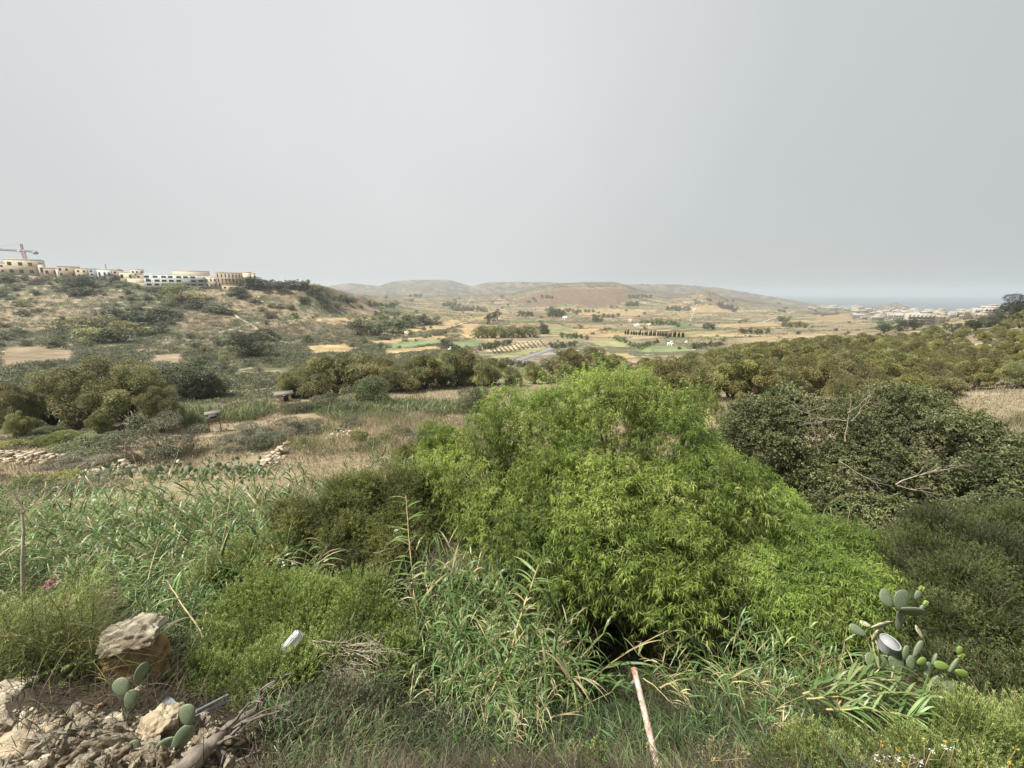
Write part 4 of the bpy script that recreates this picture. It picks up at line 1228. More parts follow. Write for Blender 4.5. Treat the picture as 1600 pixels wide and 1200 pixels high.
# dark olive shrub left of the centre, bare grey limbs below
DL = L3([(490, 825, 7.6, .6), (560, 785, 8.0, .7), (630, 775, 8.2, .68), (545, 850, 7.2, .55), (465, 870, 7.2, .42), (650, 835, 7.6, .5), (600, 850, 7.2, .5), (680, 810, 8.0, .35), (455, 810, 8.0, .35)])
b3 = ground_under(pix(580, 955, 7.6), -.1)


def dark_fn(g, P, Nn, tone, rng):
    n = len(P)
    d = norm(Nn * .6 + np.array([0, 0, .5]) + rng.normal(0, .4, P.shape))
    shoots(g, P, d, rng.uniform(.15, .32, n), 16, .045, .009, rng, tone, droop=.1, spread=.8, bend=.1, tuft=3, stem=1, leafdrop=0)


t = shrub('dark_olive_shrub', 'dark olive shrub with bare grey limbs below, left of the huge bright bush', DL, b3, 9000, ([M['olive'], M['barkd']], M['bark']), dark_fn, 'shrub', 3, .035, .45, .3, seed=5)
g = Geo()
for k in range(46):
    a = pix(rn.uniform(440, 690), rn.uniform(860, 960), rn.uniform(6.6, 7.4)) - b3
    dr = norm(np.array([rn.normal(0, .5), rn.normal(0, .3), rn.uniform(.2, 1)])); ln = rn.uniform(.3, .9)
    tt = np.linspace(0, 1, 6)[:, None]
    p = a + dr * tt * ln + np.cumsum(rn.normal(0, .03, (6, 3)), 0)
    tube(g, p, np.linspace(.013, .004, 6), 4)
g.build('bare_twigs', M['bark'], t)

# dense dark shrub at right behind, with dead limbs standing out of it
CL_ = L3([(1195, 690, 13, 1.3), (1290, 672, 14, 1.65), (1385, 665, 14, 1.6), (1460, 705, 13, 1.6), (1340, 745, 12.6, 1.5), (1245, 750, 12.6, 1.2), (1430, 775, 12, 1.4), (1505, 755, 12.4, 1.4), (1180, 660, 14, .9), (1160, 700, 13.5, .8), (1300, 800, 11.5, 1.0), (1380, 815, 11.2, .9), (1240, 640, 14.5, .9), (1440, 640, 14.5, 1.0), (1520, 690, 13.5, 1.0)])
b4 = ground_under(pix(1340, 850, 13.0), -.1)


def carob_fn(g, P, Nn, tone, rng):
    n = len(P)
    d = norm(Nn * .7 + np.array([0, 0, .15]) + rng.normal(0, .5, P.shape))
    shoots(g, P, d, rng.uniform(.18, .4, n), 10, .09, .042, rng, tone, droop=.2, spread=1.0, bend=.12, tuft=3, stem=1, leafdrop=.05)


t = shrub('dense_dark_shrub', 'broad dense dark green shrub on the right with dead pale limbs standing out', CL_, b4, 15000, ([M['carob'], M['barkd']], M['bark']), carob_fn, 'shrub', 1, .06, .55, .35, seed=6)


def deadlimb(g, a, d, ln, r, rng, depth=0, wob=.10):
    n = 7; tt = np.linspace(0, 1, n)
    d = norm(np.asarray(d, float))
    p = a + d * (tt[:, None] * ln) + np.cumsum(rng.normal(0, wob * ln / n, (n, 3)), 0)
    tube(g, p, np.linspace(r, r * .4, n), 5 if r > .01 else 3)
    if depth < 3:
        for k in range(rng.integers(2, 5)):
            i = rng.integers(2, n)
            deadlimb(g, p[i], d + rng.normal(0, .55, 3), ln * rng.uniform(.35, .65), r * .5, rng, depth + 1, wob)


g = Geo(); r9 = np.random.default_rng(9)
for (u0, v0, u1, v1, D, r) in [(1282, 705, 1265, 640, 12.2, .035), (1322, 690, 1330, 615, 12.4, .04), (1300, 690, 1245, 635, 12.3, .03), (1330, 660, 1355, 622, 12.4, .025), (1400, 758, 1475, 728, 10.6, .03), (1402, 760, 1455, 768, 10.6, .022), (1310, 720, 1365, 752, 11.2, .03)]:
    a, b = pix(u0, v0, D), pix(u1, v1, D - .3)
    deadlimb(g, a - b4, b - a, float(np.linalg.norm(b - a)), r * .55, r9, 0, .16)
g.build('dead_limbs', M['twig'], t)

EL = L3([(1570, 760, 10.5, .95), (1605, 810, 9.6, .9), (1548, 815, 10, .7), (1600, 720, 11, .8), (1640, 770, 10, 1.0)])
shrub('grey_green_shrub', 'grey green leafy shrub at the right edge beside the dense dark shrub', EL, ground_under(pix(1600, 860, 10), -.1), 3500, ([M['carob'], M['barkd']], M['bark']), carob_fn, 'shrub', 2, .04, .5, .3, seed=8)
YL = L3([(1180, 655, 15.5, 1.0), (1215, 640, 15.5, .7), (1150, 690, 15, .7)])
shrub('light_green_bush', 'light green bush at the upper left corner of the dense dark shrub', YL, ground_under(pix(1180, 740, 15.5), -.1), 2000, ([M['scrub_b'], M['barkd']], M['bark']), carob_fn, 'bush', 2, .04, .5, .3, seed=18)


def feather_fn(ll=.022, lw=.006, m=18, L=(.16, .34), upb=.8, drp=.05, sprd=.5):
    def fn(g, P, Nn, tone, rng):
        n = len(P)
        d = norm(Nn * .7 + np.array([0, 0, upb]) + rng.normal(0, .28, P.shape))
        shoots(g, P, d, rng.uniform(L[0], L[1], n), m, ll, lw, rng, tone, droop=drp, spread=sprd, bend=.03, tuft=4, stem=1, leafdrop=-.05)
    return fn


FL = L3([(1450, 880, 6.3, .72), (1530, 885, 6.2, .85), (1590, 960, 5.5, .8), (1490, 960, 5.5, .7), (1565, 1040, 4.9, .65), (1610, 870, 6.5, .85), (1530, 1000, 5.1, .6), (1420, 910, 6.2, .45), (1485, 1030, 5.2, .4), (1625, 1070, 4.6, .6), (1540, 1085, 4.5, .45), (1560, 840, 7, .7), (1480, 850, 7, .6), (1655, 960, 5.5, .8)])
shrub('fluffy_dark_shrub', 'fluffy dark green fine-leaved shrub filling the right edge behind the cactus', FL, ground_under(pix(1540, 1100, 6.2), -.1), 16000, ([M['heath_d'], M['barkd']], M['barkd']), feather_fn(.034, .007, 20, (.15, .3), .5), 'shrub', 2, .035, .45, .3, seed=10)
# feathery green bush in the front
HL = L3([(475, 990, 5.2, .46, .7), (400, 960, 5.4, .42, .7), (560, 985, 5.2, .42, .65), (365, 1030, 4.8, .38, .8), (440, 1065, 4.5, .38, .7), (335, 1080, 4.3, .30, .8), (605, 1000, 5.3, .28, .7), (390, 1090, 4.2, .28, .7), (500, 950, 5.6, .38, .7), (440, 945, 5.5, .4, .8), (570, 955, 5.4, .38, .7), (610, 1030, 5.0, .3, .8), (520, 1030, 4.9, .35, .7)])
b5 = ground_under(pix(450, 1120, 4.8), -.05)
t = shrub('feathery_bush', 'rounded feathery bright green bush on the bank in front', HL, b5, 10500, ([M['heath'], M['heath_d']], M['bark']), feather_fn(.032, .0042, 30, (.16, .32), 1.0, sprd=.42), 'bush', 3, .025, .5, .5, seed=12)
g = Geo(); r9 = np.random.default_rng(19)
for k in range(75):                                        # its bleached dead twigs fan out on the right side
    a = pix(rn.uniform(470, 540), rn.uniform(1005, 1050), 4.75) - b5
    dr = norm(RT * rn.uniform(.6, 1.2) + UPV * rn.uniform(-.75, .45) + BK * rn.uniform(-.1, .5))
    tt = np.linspace(0, 1, 8)[:, None]; ln = rn.uniform(.35, .85)
    p = a + dr * tt * ln + np.array([0, 0, -.22]) * tt ** 2 * ln + np.cumsum(r9.normal(0, .012, (8, 3)), 0)
    tube(g, p, np.linspace(.007, .002, 8), 4)
    for q in range(3):
        i = r9.integers(3, 7)
        tube(g, np.stack([p[i], p[i] + (dr + r9.normal(0, .5, 3)) * .12, p[i] + (dr + r9.normal(0, .5, 3)) * .24]), [.003, .002, .0012], 3)
g.build('dead_twigs', M['twig'], t)
g = Geo()
for k in range(110):                                       # hanging dead roots and twigs under it
    a = pix(rn.uniform(385, 690), rn.uniform(1085, 1150), rn.uniform(4.0, 4.6)) - b5
    dr = norm(RT * rn.normal(.2, .5) + UPV * rn.uniform(-1, -.2) + BK * rn.uniform(-.1, .3))
    tt = np.linspace(0, 1, 7)[:, None]; ln = rn.uniform(.2, .6)
    p = a + dr * tt * ln + np.cumsum(r9.normal(0, .016, (7, 3)), 0)
    tube(g, p, np.linspace(.006, .002, 7), 3)
g.build('dead_roots', M['bark'], t)
GL = L3([(520, 1150, 3.9, .32, .7), (450, 1170, 3.7, .3, .7), (580, 1120, 4.2, .3, .7), (480, 1200, 3.5, .3, .7), (610, 1165, 4.0, .25, .7)])
shrub('feathery_bush', 'thin grey green feathery bush at the bottom below the bright feathery bush', GL, ground_under(pix(510, 1200, 4.0), -.1), 2600, ([M['scrub_g'], M['heath_d']], M['bark']), feather_fn(.03, .005, 20, (.15, .28), .7), 'bush', 3, .015, .4, .3, seed=13)
for kk, (lst, lb, n_, sd_) in enumerate([([(1275, 1222, 3.3, .28), (1255, 1250, 3.1, .3), (1340, 1215, 3.4, .26), (1330, 1260, 3.1, .3)], 'feathery light green bush at the bottom edge below the big reed', 900, 14),
                                        ([(1420, 1240, 3.2, .32), (1490, 1205, 3.5, .34), (1450, 1270, 3.0, .35)], 'feathery light green bush at the bottom between the two others, with white flowers', 1000, 15),
                                        ([(1565, 1215, 3.3, .42), (1615, 1185, 3.5, .38), (1540, 1265, 3.0, .4), (1650, 1230, 3.2, .4)], 'feathery light green bush in the bottom right corner', 1200, 16)]):
    LL = L3(lst)
    shrub('feathery_bush', lb, LL, ground_under(pix(lst[0][0], 1260, lst[0][2]), -.1), int(n_ * 2.2), ([M['heath'], M['heath_d']], M['bark']), feather_fn(.030, .0038, 32, (.16, .30), 1.5, sprd=.42), 'bush', 2, .015, .4, .5, seed=sd_)
# bright feathery clump left of the dark shrub
LL = L3([(385, 890, 7.0, .45), (345, 905, 6.8, .35), (425, 905, 6.8, .35)])
shrub('feathery_bush', 'feathery mid green bush between the left reeds and the dark olive shrub', LL, ground_under(pix(385, 960, 7.0), -.1), 2600, ([M['heath'], M['bark']], M['bark']), feather_fn(.035, .009, 16, (.2, .4), .9), 'bush', 2, .02, .4, .4, seed=17)


# reeds: canes with long arching leaves
def reed_meshes(seed, ncane, h, spread, lean=.25, nleaf=20, ll=(.5, .95), dry=.12):
    rng = np.random.default_rng(seed)
    gs, gl = Geo(), Geo()
    for c in range(ncane):
        a = rng.normal(0, spread, 3); a[2] = -.2
        hh = h * rng.uniform(.7, 1.08); dr = np.array([rng.normal(0, lean), rng.normal(0, lean), 1.0]); dr = norm(dr)
        tt = np.linspace(0, 1, 7)[:, None]
        p = a + dr * tt * (hh + .2) + np.array([dr[0], dr[1], -.15]) * (tt ** 2.5) * hh * .5
        tube(gs, p, np.linspace(.011, .004, 7), 4)
        f = np.sort(rng.uniform(.22, 1.0, nleaf)); f[-3:] = 1
        b = np.stack([np.interp(f, tt[:, 0], p[:, q]) for q in range(3)], -1)
        phi = rng.uniform(0, 2 * PI) + np.arange(nleaf) * PI + rng.normal(0, .5, nleaf)
        upf = np.interp(f, [.2, .9, 1], [.5, .9, 1.5]) + rng.normal(0, .2, nleaf)
        d = np.stack([np.cos(phi), np.sin(phi), upf], -1) + dr * .3
        dryc = rng.random() < dry
        var = np.clip(rng.normal(.42, .21, nleaf) + (1 - f) * .12 + (.5 if dryc else 0) + (rng.random(nleaf) < .07) * .5, 0, 1)
        strips(gl, b, d, rng.uniform(ll[0], ll[1], nleaf) * np.interp(f, [.2, .6, 1], [.8, 1.1, .8]), rng.uniform(.019, .034, nleaf), rng.uniform(.25, .9, nleaf), 5, rng, var)
    return gs.mesh('canes', M['cane']), gl.mesh('leaf_blades', M['reed'])


RE = [reed_meshes(300 + k, 13, 2.1, .3) for k in range(5)]
RD = [reed_meshes(310 + k, 7, 1.7, .16, .4, 20, (.42, .8), .2) for k in range(4)]


def reed(q, s, rz, label, tilt=(0, 0), set_=None, group='reed clumps'):
    pr = (set_ or RE)[int(rr(0, len(set_ or RE) - .01))]
    t = thing('reed_clump', label, 'reeds', q, rz, group)
    t.rotation_euler = (tilt[0], tilt[1], rz)
    t.scale = [float(c) for c in s]
    for nm, me in zip(('canes', 'leaf_blades'), pr): link(bpy.data.objects.new(nm, me), t)
    return t


def reeds_top(lst, label, set_=None, hp=2.1, smin=.75, smax=1.5, group='reed clumps'):
    for (u, v, D) in lst:
        q, h = top_at(u, v, D)
        s = float(np.clip(h / hp, smin, smax))
        # sink or lift nothing: the clump stands on the ground under it
        reed(q, (s, s, s), rr(), label, set_=set_, group=group)


lt = []
for D, v0, st in [(11, 752, 48), (9.0, 770, 50), (7.7, 795, 56), (6.8, 835, 64)]:
    u = -50 + rr(0, 20)
    while u < 450:
        vv = v0 - 12 + np.interp(u, [-50, 60, 140, 450], [45, 30, 5, -8]) + rr(-14, 14)
        lt.append((u + rr(-8, 8), vv, D * rr(.96, 1.04)))
        u += st * rr(.85, 1.15)
for l in lt:
    u, v, D = l
    row = 'back' if D > 10 else ('second' if D > 8.4 else ('third' if D > 7.2 else 'front'))
    reeds_top([l], 'leafy green reed clump in the %s row of the left reed bed, %s' % (row, 'left end' if u < 130 else ('middle' if u < 290 else 'right end')), group='reeds of the left bed')
reeds_top([(250, 880, 6.9), (310, 880, 6.8), (200, 890, 6.9), (290, 930, 6.0), (240, 935, 6.0), (330, 940, 5.9), (150, 880, 7.0), (95, 860, 7.2), (40, 855, 7.2)], 'reed clump in front of the left reed bed, behind the boulders', smin=.5, group='reeds behind the boulders')
reeds_top([(600, 690, 13.5), (640, 700, 12.5), (680, 700, 12.2), (610, 720, 11.5), (570, 715, 12.5), (705, 715, 11.5), (655, 735, 10.8), (540, 730, 11.5), (500, 745, 11), (460, 740, 11.5)], 'tall reed clump between the dry slope and the huge bright bush', group='reeds left of the bright bush')
reeds_top([(770, 890, 6.0), (820, 895, 5.8), (730, 930, 5.7), (850, 930, 5.6), (790, 960, 5.2), (830, 1000, 4.9)], 'drooping reed clump below the left side of the huge bright bush', set_=RD, hp=1.7, smin=.7, smax=1.5, group='reeds under the bright bush')
reeds_top([(700, 880, 5.9), (745, 870, 6.0), (800, 880, 5.7), (850, 895, 5.5), (880, 960, 5.2), (650, 900, 6.0), (670, 960, 5.4), (720, 980, 5.1), (760, 1000, 4.9), (860, 1010, 4.8), (690, 1030, 4.8), (640, 1040, 4.8), (810, 1040, 4.6)], 'tall drooping reed clump in the mass left of the bright bush foot', smin=.55, smax=1.3, group='reed mass at the bush foot')
reeds_top([(790, 1075, 4.3), (740, 1100, 4.3), (830, 1120, 4.0), (700, 1120, 4.4), (770, 1160, 3.8), (660, 990, 5.6), (690, 940, 6.2), (720, 1010, 5.2)], 'low drooping reed clump on the dark bank at the bottom', set_=RD, hp=1.7, smin=.4, smax=1.5, group='reeds on the dark bank')
reeds_top([(1290, 790, 8.0), (1240, 840, 7.6), (1390, 850, 7.2), (1430, 885, 6.8), (1330, 830, 7.6), (1210, 890, 6.8), (1180, 905, 6.4)], 'reed clump among the bushes right of the huge bright bush', smin=.6, group='reeds right of the bright bush')
reeds_top([(1170, 950, 5.5), (1250, 975, 5.2), (1310, 985, 5.1), (1120, 985, 5.4), (1340, 1010, 4.8), (1280, 1030, 4.7), (1220, 1005, 5.0), (1200, 930, 5.6), (1150, 985, 5.2), (1180, 1040, 4.8), (1100, 1080, 4.6), (1200, 1110, 4.2), (1060, 1010, 5.6), (1230, 1060, 4.6)], 'thin reed clump in the shade right of the rusty pole', set_=RD, hp=1.7, smin=.45, smax=1.5, group='reeds right of the pole')


def cane(label, a, b, r, sag, nleaf, seed, name='reed_cane', lift=.35, f0=.3, ll=(.3, .55), toward=None, wl=(.02, .034), cat='reed', col='cane', plume=False, fan=.35):
    """one long cane leaning from a to b"""
    rng = np.random.default_rng(seed)
    a, b = np.asarray(a, float), np.asarray(b, float)
    t = thing(name, label, cat, a)
    tt = np.linspace(0, 1, 12)[:, None]
    p = (b - a) * tt + np.array([0, 0, sag]) * 4 * tt * (1 - tt) + np.cumsum(rng.normal(0, .006, (12, 3)), 0)
    g = Geo(); tube(g, p, np.linspace(r, r * .5, 12), 6); g.build('stem', M[col], t, smooth=True)
    if nleaf:
        f = np.sort(rng.uniform(f0, 1, nleaf)); bb = np.stack([np.interp(f, tt[:, 0], p[:, q]) for q in range(3)], -1)
        ax = norm(b - a)
        d = norm(rng.normal(0, 1, (nleaf, 3))); d -= (d @ ax)[:, None] * ax
        d = norm(d) + ax * fan + np.array([0, 0, lift])
        if toward is not None: d += np.asarray(toward)
        g = Geo(); strips(g, bb, d, rng.uniform(ll[0], ll[1], nleaf), rng.uniform(wl[0], wl[1], nleaf), rng.uniform(.3, .8, nleaf), 6, rng, np.clip(rng.normal(.58, .17, nleaf), 0, 1)); g.build('leaf_blades', M['reed'], t)
    if plume:
        n = 260; f = rng.uniform(.72, 1, n); bb = np.stack([np.interp(f, tt[:, 0], p[:, q]) for q in range(3)], -1)
        g = Geo(); strips(g, bb, norm(b - a) + rng.normal(0, .16, (n, 3)), rng.uniform(.1, .22, n), .004, .15, 3, rng, rng.uniform(.5, 1, n)); g.build('plume', M['deadreed'], t)
    return t


cane('straight golden cane with a few leaves rising left of the huge bush', pix(656, 1030, 5.4), pix(632, 775, 6.6), .011, 0, 40, 21, f0=.25)
for k, (u0, v0, u1, v1, D0, D1, nl, lb) in enumerate([(1255, 1082, 1400, 1062, 3.9, 3.75, 55, 'upper one of the big bright reeds lying to the right below the cactus'), (1260, 1092, 1450, 1092, 3.85, 3.6, 70, 'long bright reed in the middle of those lying below the cactus'), (1290, 1108, 1440, 1120, 3.75, 3.5, 60, 'lower one of the big bright reeds lying to the right below the cactus'), (1310, 1100, 1380, 1040, 3.8, 3.85, 45, 'shorter bright reed rising towards the bucket below the cactus')]):
    cane(lb, pix(u0, v0, D0), pix(u1, v1, D1), .009, .04, nl, 22 + k, f0=.05, ll=(.2, .5), lift=.25, fan=.75, toward=RT * .25, wl=(.014, .026))
cane('dry golden reed stalk with a feathery plume leaning left over the left reed bed', pix(262, 830, 10.2), pix(203, 700, 10.6), .014, .05, 0, 24, cat='reed', plume=True)
cane('long bare straw cane rising at the right side of the left reed bed', pix(338, 905, 7.4), pix(364, 745, 8.2), .014, 0, 8, 25, f0=.6)
cane('slanting straw cane across the middle of the left reed bed', pix(325, 880, 7.8), pix(255, 805, 8.4), .012, .02, 5, 26, f0=.5)
cane('bent straw cane slanting down beside the big boulder', pix(322, 1005, 5.0), pix(262, 905, 6.0), .011, .03, 4, 27, f0=.6)
cane('thin straw cane crossing the bent one beside the big boulder', pix(312, 1030, 4.9), pix(325, 940, 5.6), .009, 0, 3, 28, f0=.6)
cane('long dry cane lying right of the rusty pole under the bush', pix(1040, 1015, 5.6), pix(1140, 962, 5.9), .013, .01, 0, 29)
cane('short dry cane lying flat right of the rusty pole', pix(1030, 1075, 4.9), pix(1085, 1062, 5.0), .012, .01, 0, 30)
cane('thin dry stick slanting down right of the rusty pole', pix(1005, 1060, 4.9), pix(1065, 1110, 4.6), .008, .0, 0, 31)
cane('pale dry stalk slanting down at the right of the dark bank', pix(1170, 1130, 4.3), pix(1150, 1070, 4.8), .009, .01, 0, 32)
cane('leaning green reed with drooping leaves above the dark bank', pix(800, 1010, 5.0), pix(838, 880, 5.6), .014, .05, 34, 33, f0=.25)
cane('yellowish reed arching over the dark bank left of the bush foot', pix(760, 1100, 4.5), pix(820, 985, 5.0), .013, .06, 30, 34, f0=.3)

# ------------------------------------------------------------------ ground cover nobody could count
def scatter_disc(n, r0, r1, a0, a1, rng, pw=1.0):
    r = r0 * (r1 / r0) ** (rng.uniform(0, 1, n) ** pw); a = np.radians(rng.uniform(a0, a1, n))
    x, y = r * np.sin(a), r * np.cos(a)
    return np.stack([x, y, H(x, y)], -1)


g = Geo(); n = 56000
P = scatter_disc(n, 1.5, 13.5, -60, 60, rn)
d = norm(np.array([0, 0, .55]) + rn.normal(0, .55, (n, 3)))
patchn = fbm(P[:, 0], P[:, 1], 1.3, 61)
az_ = np.degrees(np.arctan2(P[:, 0], P[:, 1])); rr_ = np.hypot(P[:, 0], P[:, 1])
keep = ~((az_ < -43) & (rr_ < 4.0) & (rn.random(len(P)) < .95))
P, d, patchn = P[keep], d[keep], patchn[keep]; n = len(P)
tone = np.clip(.2 + 2.0 * patchn + rn.normal(0, .22, n), 0, 1)  # low tone paints the bank's shade into the dead litter
strips(g, P, d, rn.uniform(.25, .75, n) * np.interp(np.hypot(P[:, 0], P[:, 1]), [1.5, 3, 4.5], [.5, .85, 1]), rn.uniform(.003, .009, n) * np.interp(np.hypot(P[:, 0], P[:, 1]), [1.5, 4.5], [.5, 1]), rn.uniform(.2, .9, n), 4, rn, tone)
setp(g.build('dead_reed_litter', M['deadreed']), kind='stuff')
g = Geo(); n = 24000
P = scatter_disc(n, 3.0, 13.5, -60, 60, rn)
pn = fbm(P[:, 0], P[:, 1], 1.6, 62); P = P[(pn > -.08) & ~((np.arctan2(P[:, 0], P[:, 1]) < -.15) & (np.hypot(P[:, 0], P[:, 1]) < 5.6))]; n = len(P)
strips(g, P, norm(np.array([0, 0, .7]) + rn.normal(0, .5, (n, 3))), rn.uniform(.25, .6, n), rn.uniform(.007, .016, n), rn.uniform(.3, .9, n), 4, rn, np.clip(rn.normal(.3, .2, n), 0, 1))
setp(g.build('undergrowth', M['reed_shade_tint']), kind='stuff')
for nm, mt, n, a0, a1, r0, r1, wd, tn in [('hanging_dead_reeds', 'deadreed', 12000, -13, 33, 3.0, 8.5, (.005, .011), .36), ('hanging_green_reeds', 'reed_shade_tint', 12000, -13, 36, 2.9, 8.5, (.011, .02), .4), ('low_green_weeds', 'reed_shade_tint', 20000, -40, 34, 2.1, 4.6, (.006, .014), .52), ('leafy_weeds', 'reed_shade_tint', 5000, -58, -10, 5.2, 12, (.008, .016), .4), ('straw_weeds', 'dry', 4500, -42, -8, 2.4, 12, (.003, .007), .45), ('dark_weeds', 'heath_d', 9000, 22, 60, 4.0, 14, (.006, .014), .5)]:  # hanging reeds: low tones put the bank's shade into their colour
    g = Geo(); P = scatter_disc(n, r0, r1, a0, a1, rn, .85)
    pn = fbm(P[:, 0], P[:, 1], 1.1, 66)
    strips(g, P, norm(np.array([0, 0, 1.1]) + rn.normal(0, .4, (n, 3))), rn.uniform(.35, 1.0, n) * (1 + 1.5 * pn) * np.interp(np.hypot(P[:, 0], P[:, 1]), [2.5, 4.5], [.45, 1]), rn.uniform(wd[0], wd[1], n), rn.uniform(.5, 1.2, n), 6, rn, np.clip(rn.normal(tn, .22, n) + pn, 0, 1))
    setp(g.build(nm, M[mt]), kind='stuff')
# dry grass on the slope
g = Geo(); n = 190000
P = scatter_disc(n, 11.5, 75, -58, 60, rn, .8)
f1 = fbm(P[:, 0], P[:, 1], 5, 63); f2 = fbm(P[:, 0], P[:, 1], 13, 64)
keep = (f1 + f2 > -.2)
P, f1, f2 = P[keep], f1[keep], f2[keep]; n = len(P)
rD = np.hypot(P[:, 0], P[:, 1])
tone = np.clip(.55 + 1.2 * f2 + rn.normal(0, .16, n), 0, .8)
L = rn.uniform(.15, .42, n) * np.interp(f1, [-.1, .2], [.7, 1.3])
strips(g, P, norm(np.array([0, 0, 1.0]) + rn.normal(0, .33, (n, 3))), L, .006 + .0011 * rD, .25, 2, rn, tone)
setp(g.build('dry_grass', M['dry']), kind='stuff')


def in_photo_poly(pts, n, rng):
    P = poly_world(pts); out = []
    x0, y0 = P.min(0); x1, y1 = P.max(0)
    while sum(map(len, out)) < n:
        q = np.stack([rng.uniform(x0, x1, n * 2), rng.uniform(y0, y1, n * 2)], -1)
        out.append(q[inpoly(q[:, 0], q[:, 1], P)])
    q = np.concatenate(out)[:n]
    return np.c_[q, H(q[:, 0], q[:, 1])]


def band(name, polys, L, W, mat, tone, droop=.4, up=1.0, sdv=.35):
    g = Geo()
    for pts, n in polys:
        P = in_photo_poly(pts, n, rn)
        pn = fbm(P[:, 0], P[:, 1], 3, 65)
        s = np.clip(1 + 2.2 * pn, .4, 1.6)
        strips(g, P, norm(np.array([0, 0, up]) + rn.normal(0, sdv, (n, 3))), rn.uniform(L[0], L[1], n) * s, rn.uniform(W[0], W[1], n), droop, 3, rn, np.clip(rn.normal(tone, .18, n) + 1.2 * pn, 0, 1))
    return setp(g.build(name, mat), kind='stuff')


band('reed_bed', [([(475, 642), (560, 624), (740, 632), (740, 650), (640, 648), (520, 660)], 9000), ([(270, 652), (420, 634), (428, 646), (400, 657), (290, 668)], 4000), ([(0, 640), (60, 630), (130, 640), (60, 665), (0, 675)], 2500)], (.7, 2.0), (.03, .07), M['reedbed'], .5)
band('tall_dry_grass', [([(1500, 690), (1600, 650), (1640, 690), (1640, 740), (1540, 725)], 5000), ([(400, 672), (560, 645), (740, 655), (720, 700), (600, 715), (430, 712)], 15000), ([(1050, 640), (1150, 630), (1140, 655), (1090, 660)], 2000)], (.5, 1.1), (.012, .03), M['dry'], .62, .3)
band('green_groundcover', [([(270, 615), (430, 600), (440, 618), (300, 632)], 2500), ([(60, 668), (180, 690), (160, 705), (40, 700)], 900)], (.3, .7), (.05, .12), M['scrub_b'], .35, .5)

def tufts(name, P, rad, nl, ls, mat, tone):
    g = Geo(); n = len(P)
    c = np.repeat(P, nl, 0); r = np.repeat(rad, nl)[:, None]
    d = rn.normal(0, 1, (n * nl, 3)); d[:, 2] = np.abs(d[:, 2]) * .8; d = norm(d)
    c = c + d * r * rn.uniform(.5, 1, (n * nl, 1)) * [1, 1, .8]
    leaves(g, c, d + rn.normal(0, .5, d.shape), np.repeat(ls, nl) * rn.uniform(.7, 1.4, n * nl), np.repeat(ls, nl) * .6, rn, np.clip(np.repeat(tone, nl) + rn.normal(0, .15, n * nl), 0, 1), bend=.1)
    return setp(g.build(name, mat), kind='stuff')


for nm, mt, n, a0, a1, r0, r1, thr, sd_, k_ in [('hillside_scrub', 'scrub', 14000, -57, -8, 75, 400, -.22, 81, 1.15), ('grey_hillside_scrub', 'scrub_g', 9500, -57, -5, 60, 400, -.22, 82, .9), ('green_hillside_scrub', 'scrub_b', 1500, -57, -10, 60, 300, .06, 83, .8), ('slope_scrub', 'scrub', 1500, -57, -2, 15, 62, .04, 86, .55), ('green_slope_scrub', 'scrub_b', 700, -57, 0, 15, 62, .1, 87, .5), ('valley_scrub', 'scrub', 9000, -25, 48, 180, 1900, .0, 84, 1.0)]:
    P = scatter_disc(n * 3, r0, r1, a0, a1, rn, .8)
    sz_ = 12 if 'hill' in nm else 40
    P = P[fbm(P[:, 0], P[:, 1], sz_, sd_) + .8 * fbm(P[:, 0], P[:, 1], sz_ * 4, 22) > thr]
    for FP in ([poly_world(p_) for k_f, (_, p_) in enumerate(FIELDS) if k_f not in (14, 15, 16, 17)] if True else []):
        if len(FP) > 2: P = P[~inpoly(P[:, 0], P[:, 1], FP)]
    P = P[:n]; D = np.hypot(P[:, 0], P[:, 1])
    rad = rn.uniform(.4, 1.3, len(P)) * k_ * np.interp(D, [15, 60, 200, 400, 1300], [.5, .7, 1, 1.2, 2.2])
    tufts(nm, P, rad, (46 if 'hill' in nm else 16) if 'slope_' not in nm else 160, rad * ((.27 if 'hill' in nm else .45) if 'slope_' not in nm else .16), M[mt], rn.normal(.42, .15, len(P)))

# wiry broom at the left
t = thing('wiry_broom', 'wiry yellow green bush with thin leaning stems over the boulders at left', 'bush', ground_under(pix(60, 1120, 4.0)))
b6 = np.array(t.location)
g = Geo(); n = 4200
u = rn.uniform(-60, 150, n); v = np.interp(u, [-60, 100, 150], [1125, 1110, 1075]) - rn.uniform(0, 150, n)
P = pix(u, v, rn.uniform(3.7, 4.9, n)) - b6
d = norm(RT * rn.normal(.45, .35, n)[:, None] + UPV * rn.normal(.7, .35, n)[:, None] + BK * rn.normal(.05, .35, n)[:, None])
strips(g, P, d, rn.uniform(.3, .85, n), rn.uniform(.003, .007, n), rn.uniform(.0, .45, n), 6, rn, np.clip(rn.normal(.55, .22, n), 0, 1))
g.build('stems', M['broom'], t)
g = Geo(); n = 1700
u = rn.uniform(-60, 150, n); v = np.interp(u, [-60, 100, 150], [1110, 1085, 1040]) - rn.uniform(0, 150, n)
P = pix(u, v, rn.uniform(3.7, 5.0, n)) - b6
d = norm(RT * rn.normal(.35, .4, n)[:, None] + UPV * rn.normal(.8, .35, n)[:, None] + BK * rn.normal(0, .35, n)[:, None])
shoots(g, P, d, rn.uniform(.15, .35, n), 14, .028, .005, rn, np.clip(rn.normal(.5, .2, n), 0, 1), droop=.1, spread=.6, bend=.05)
g.build('sprays', M['heath'], t)

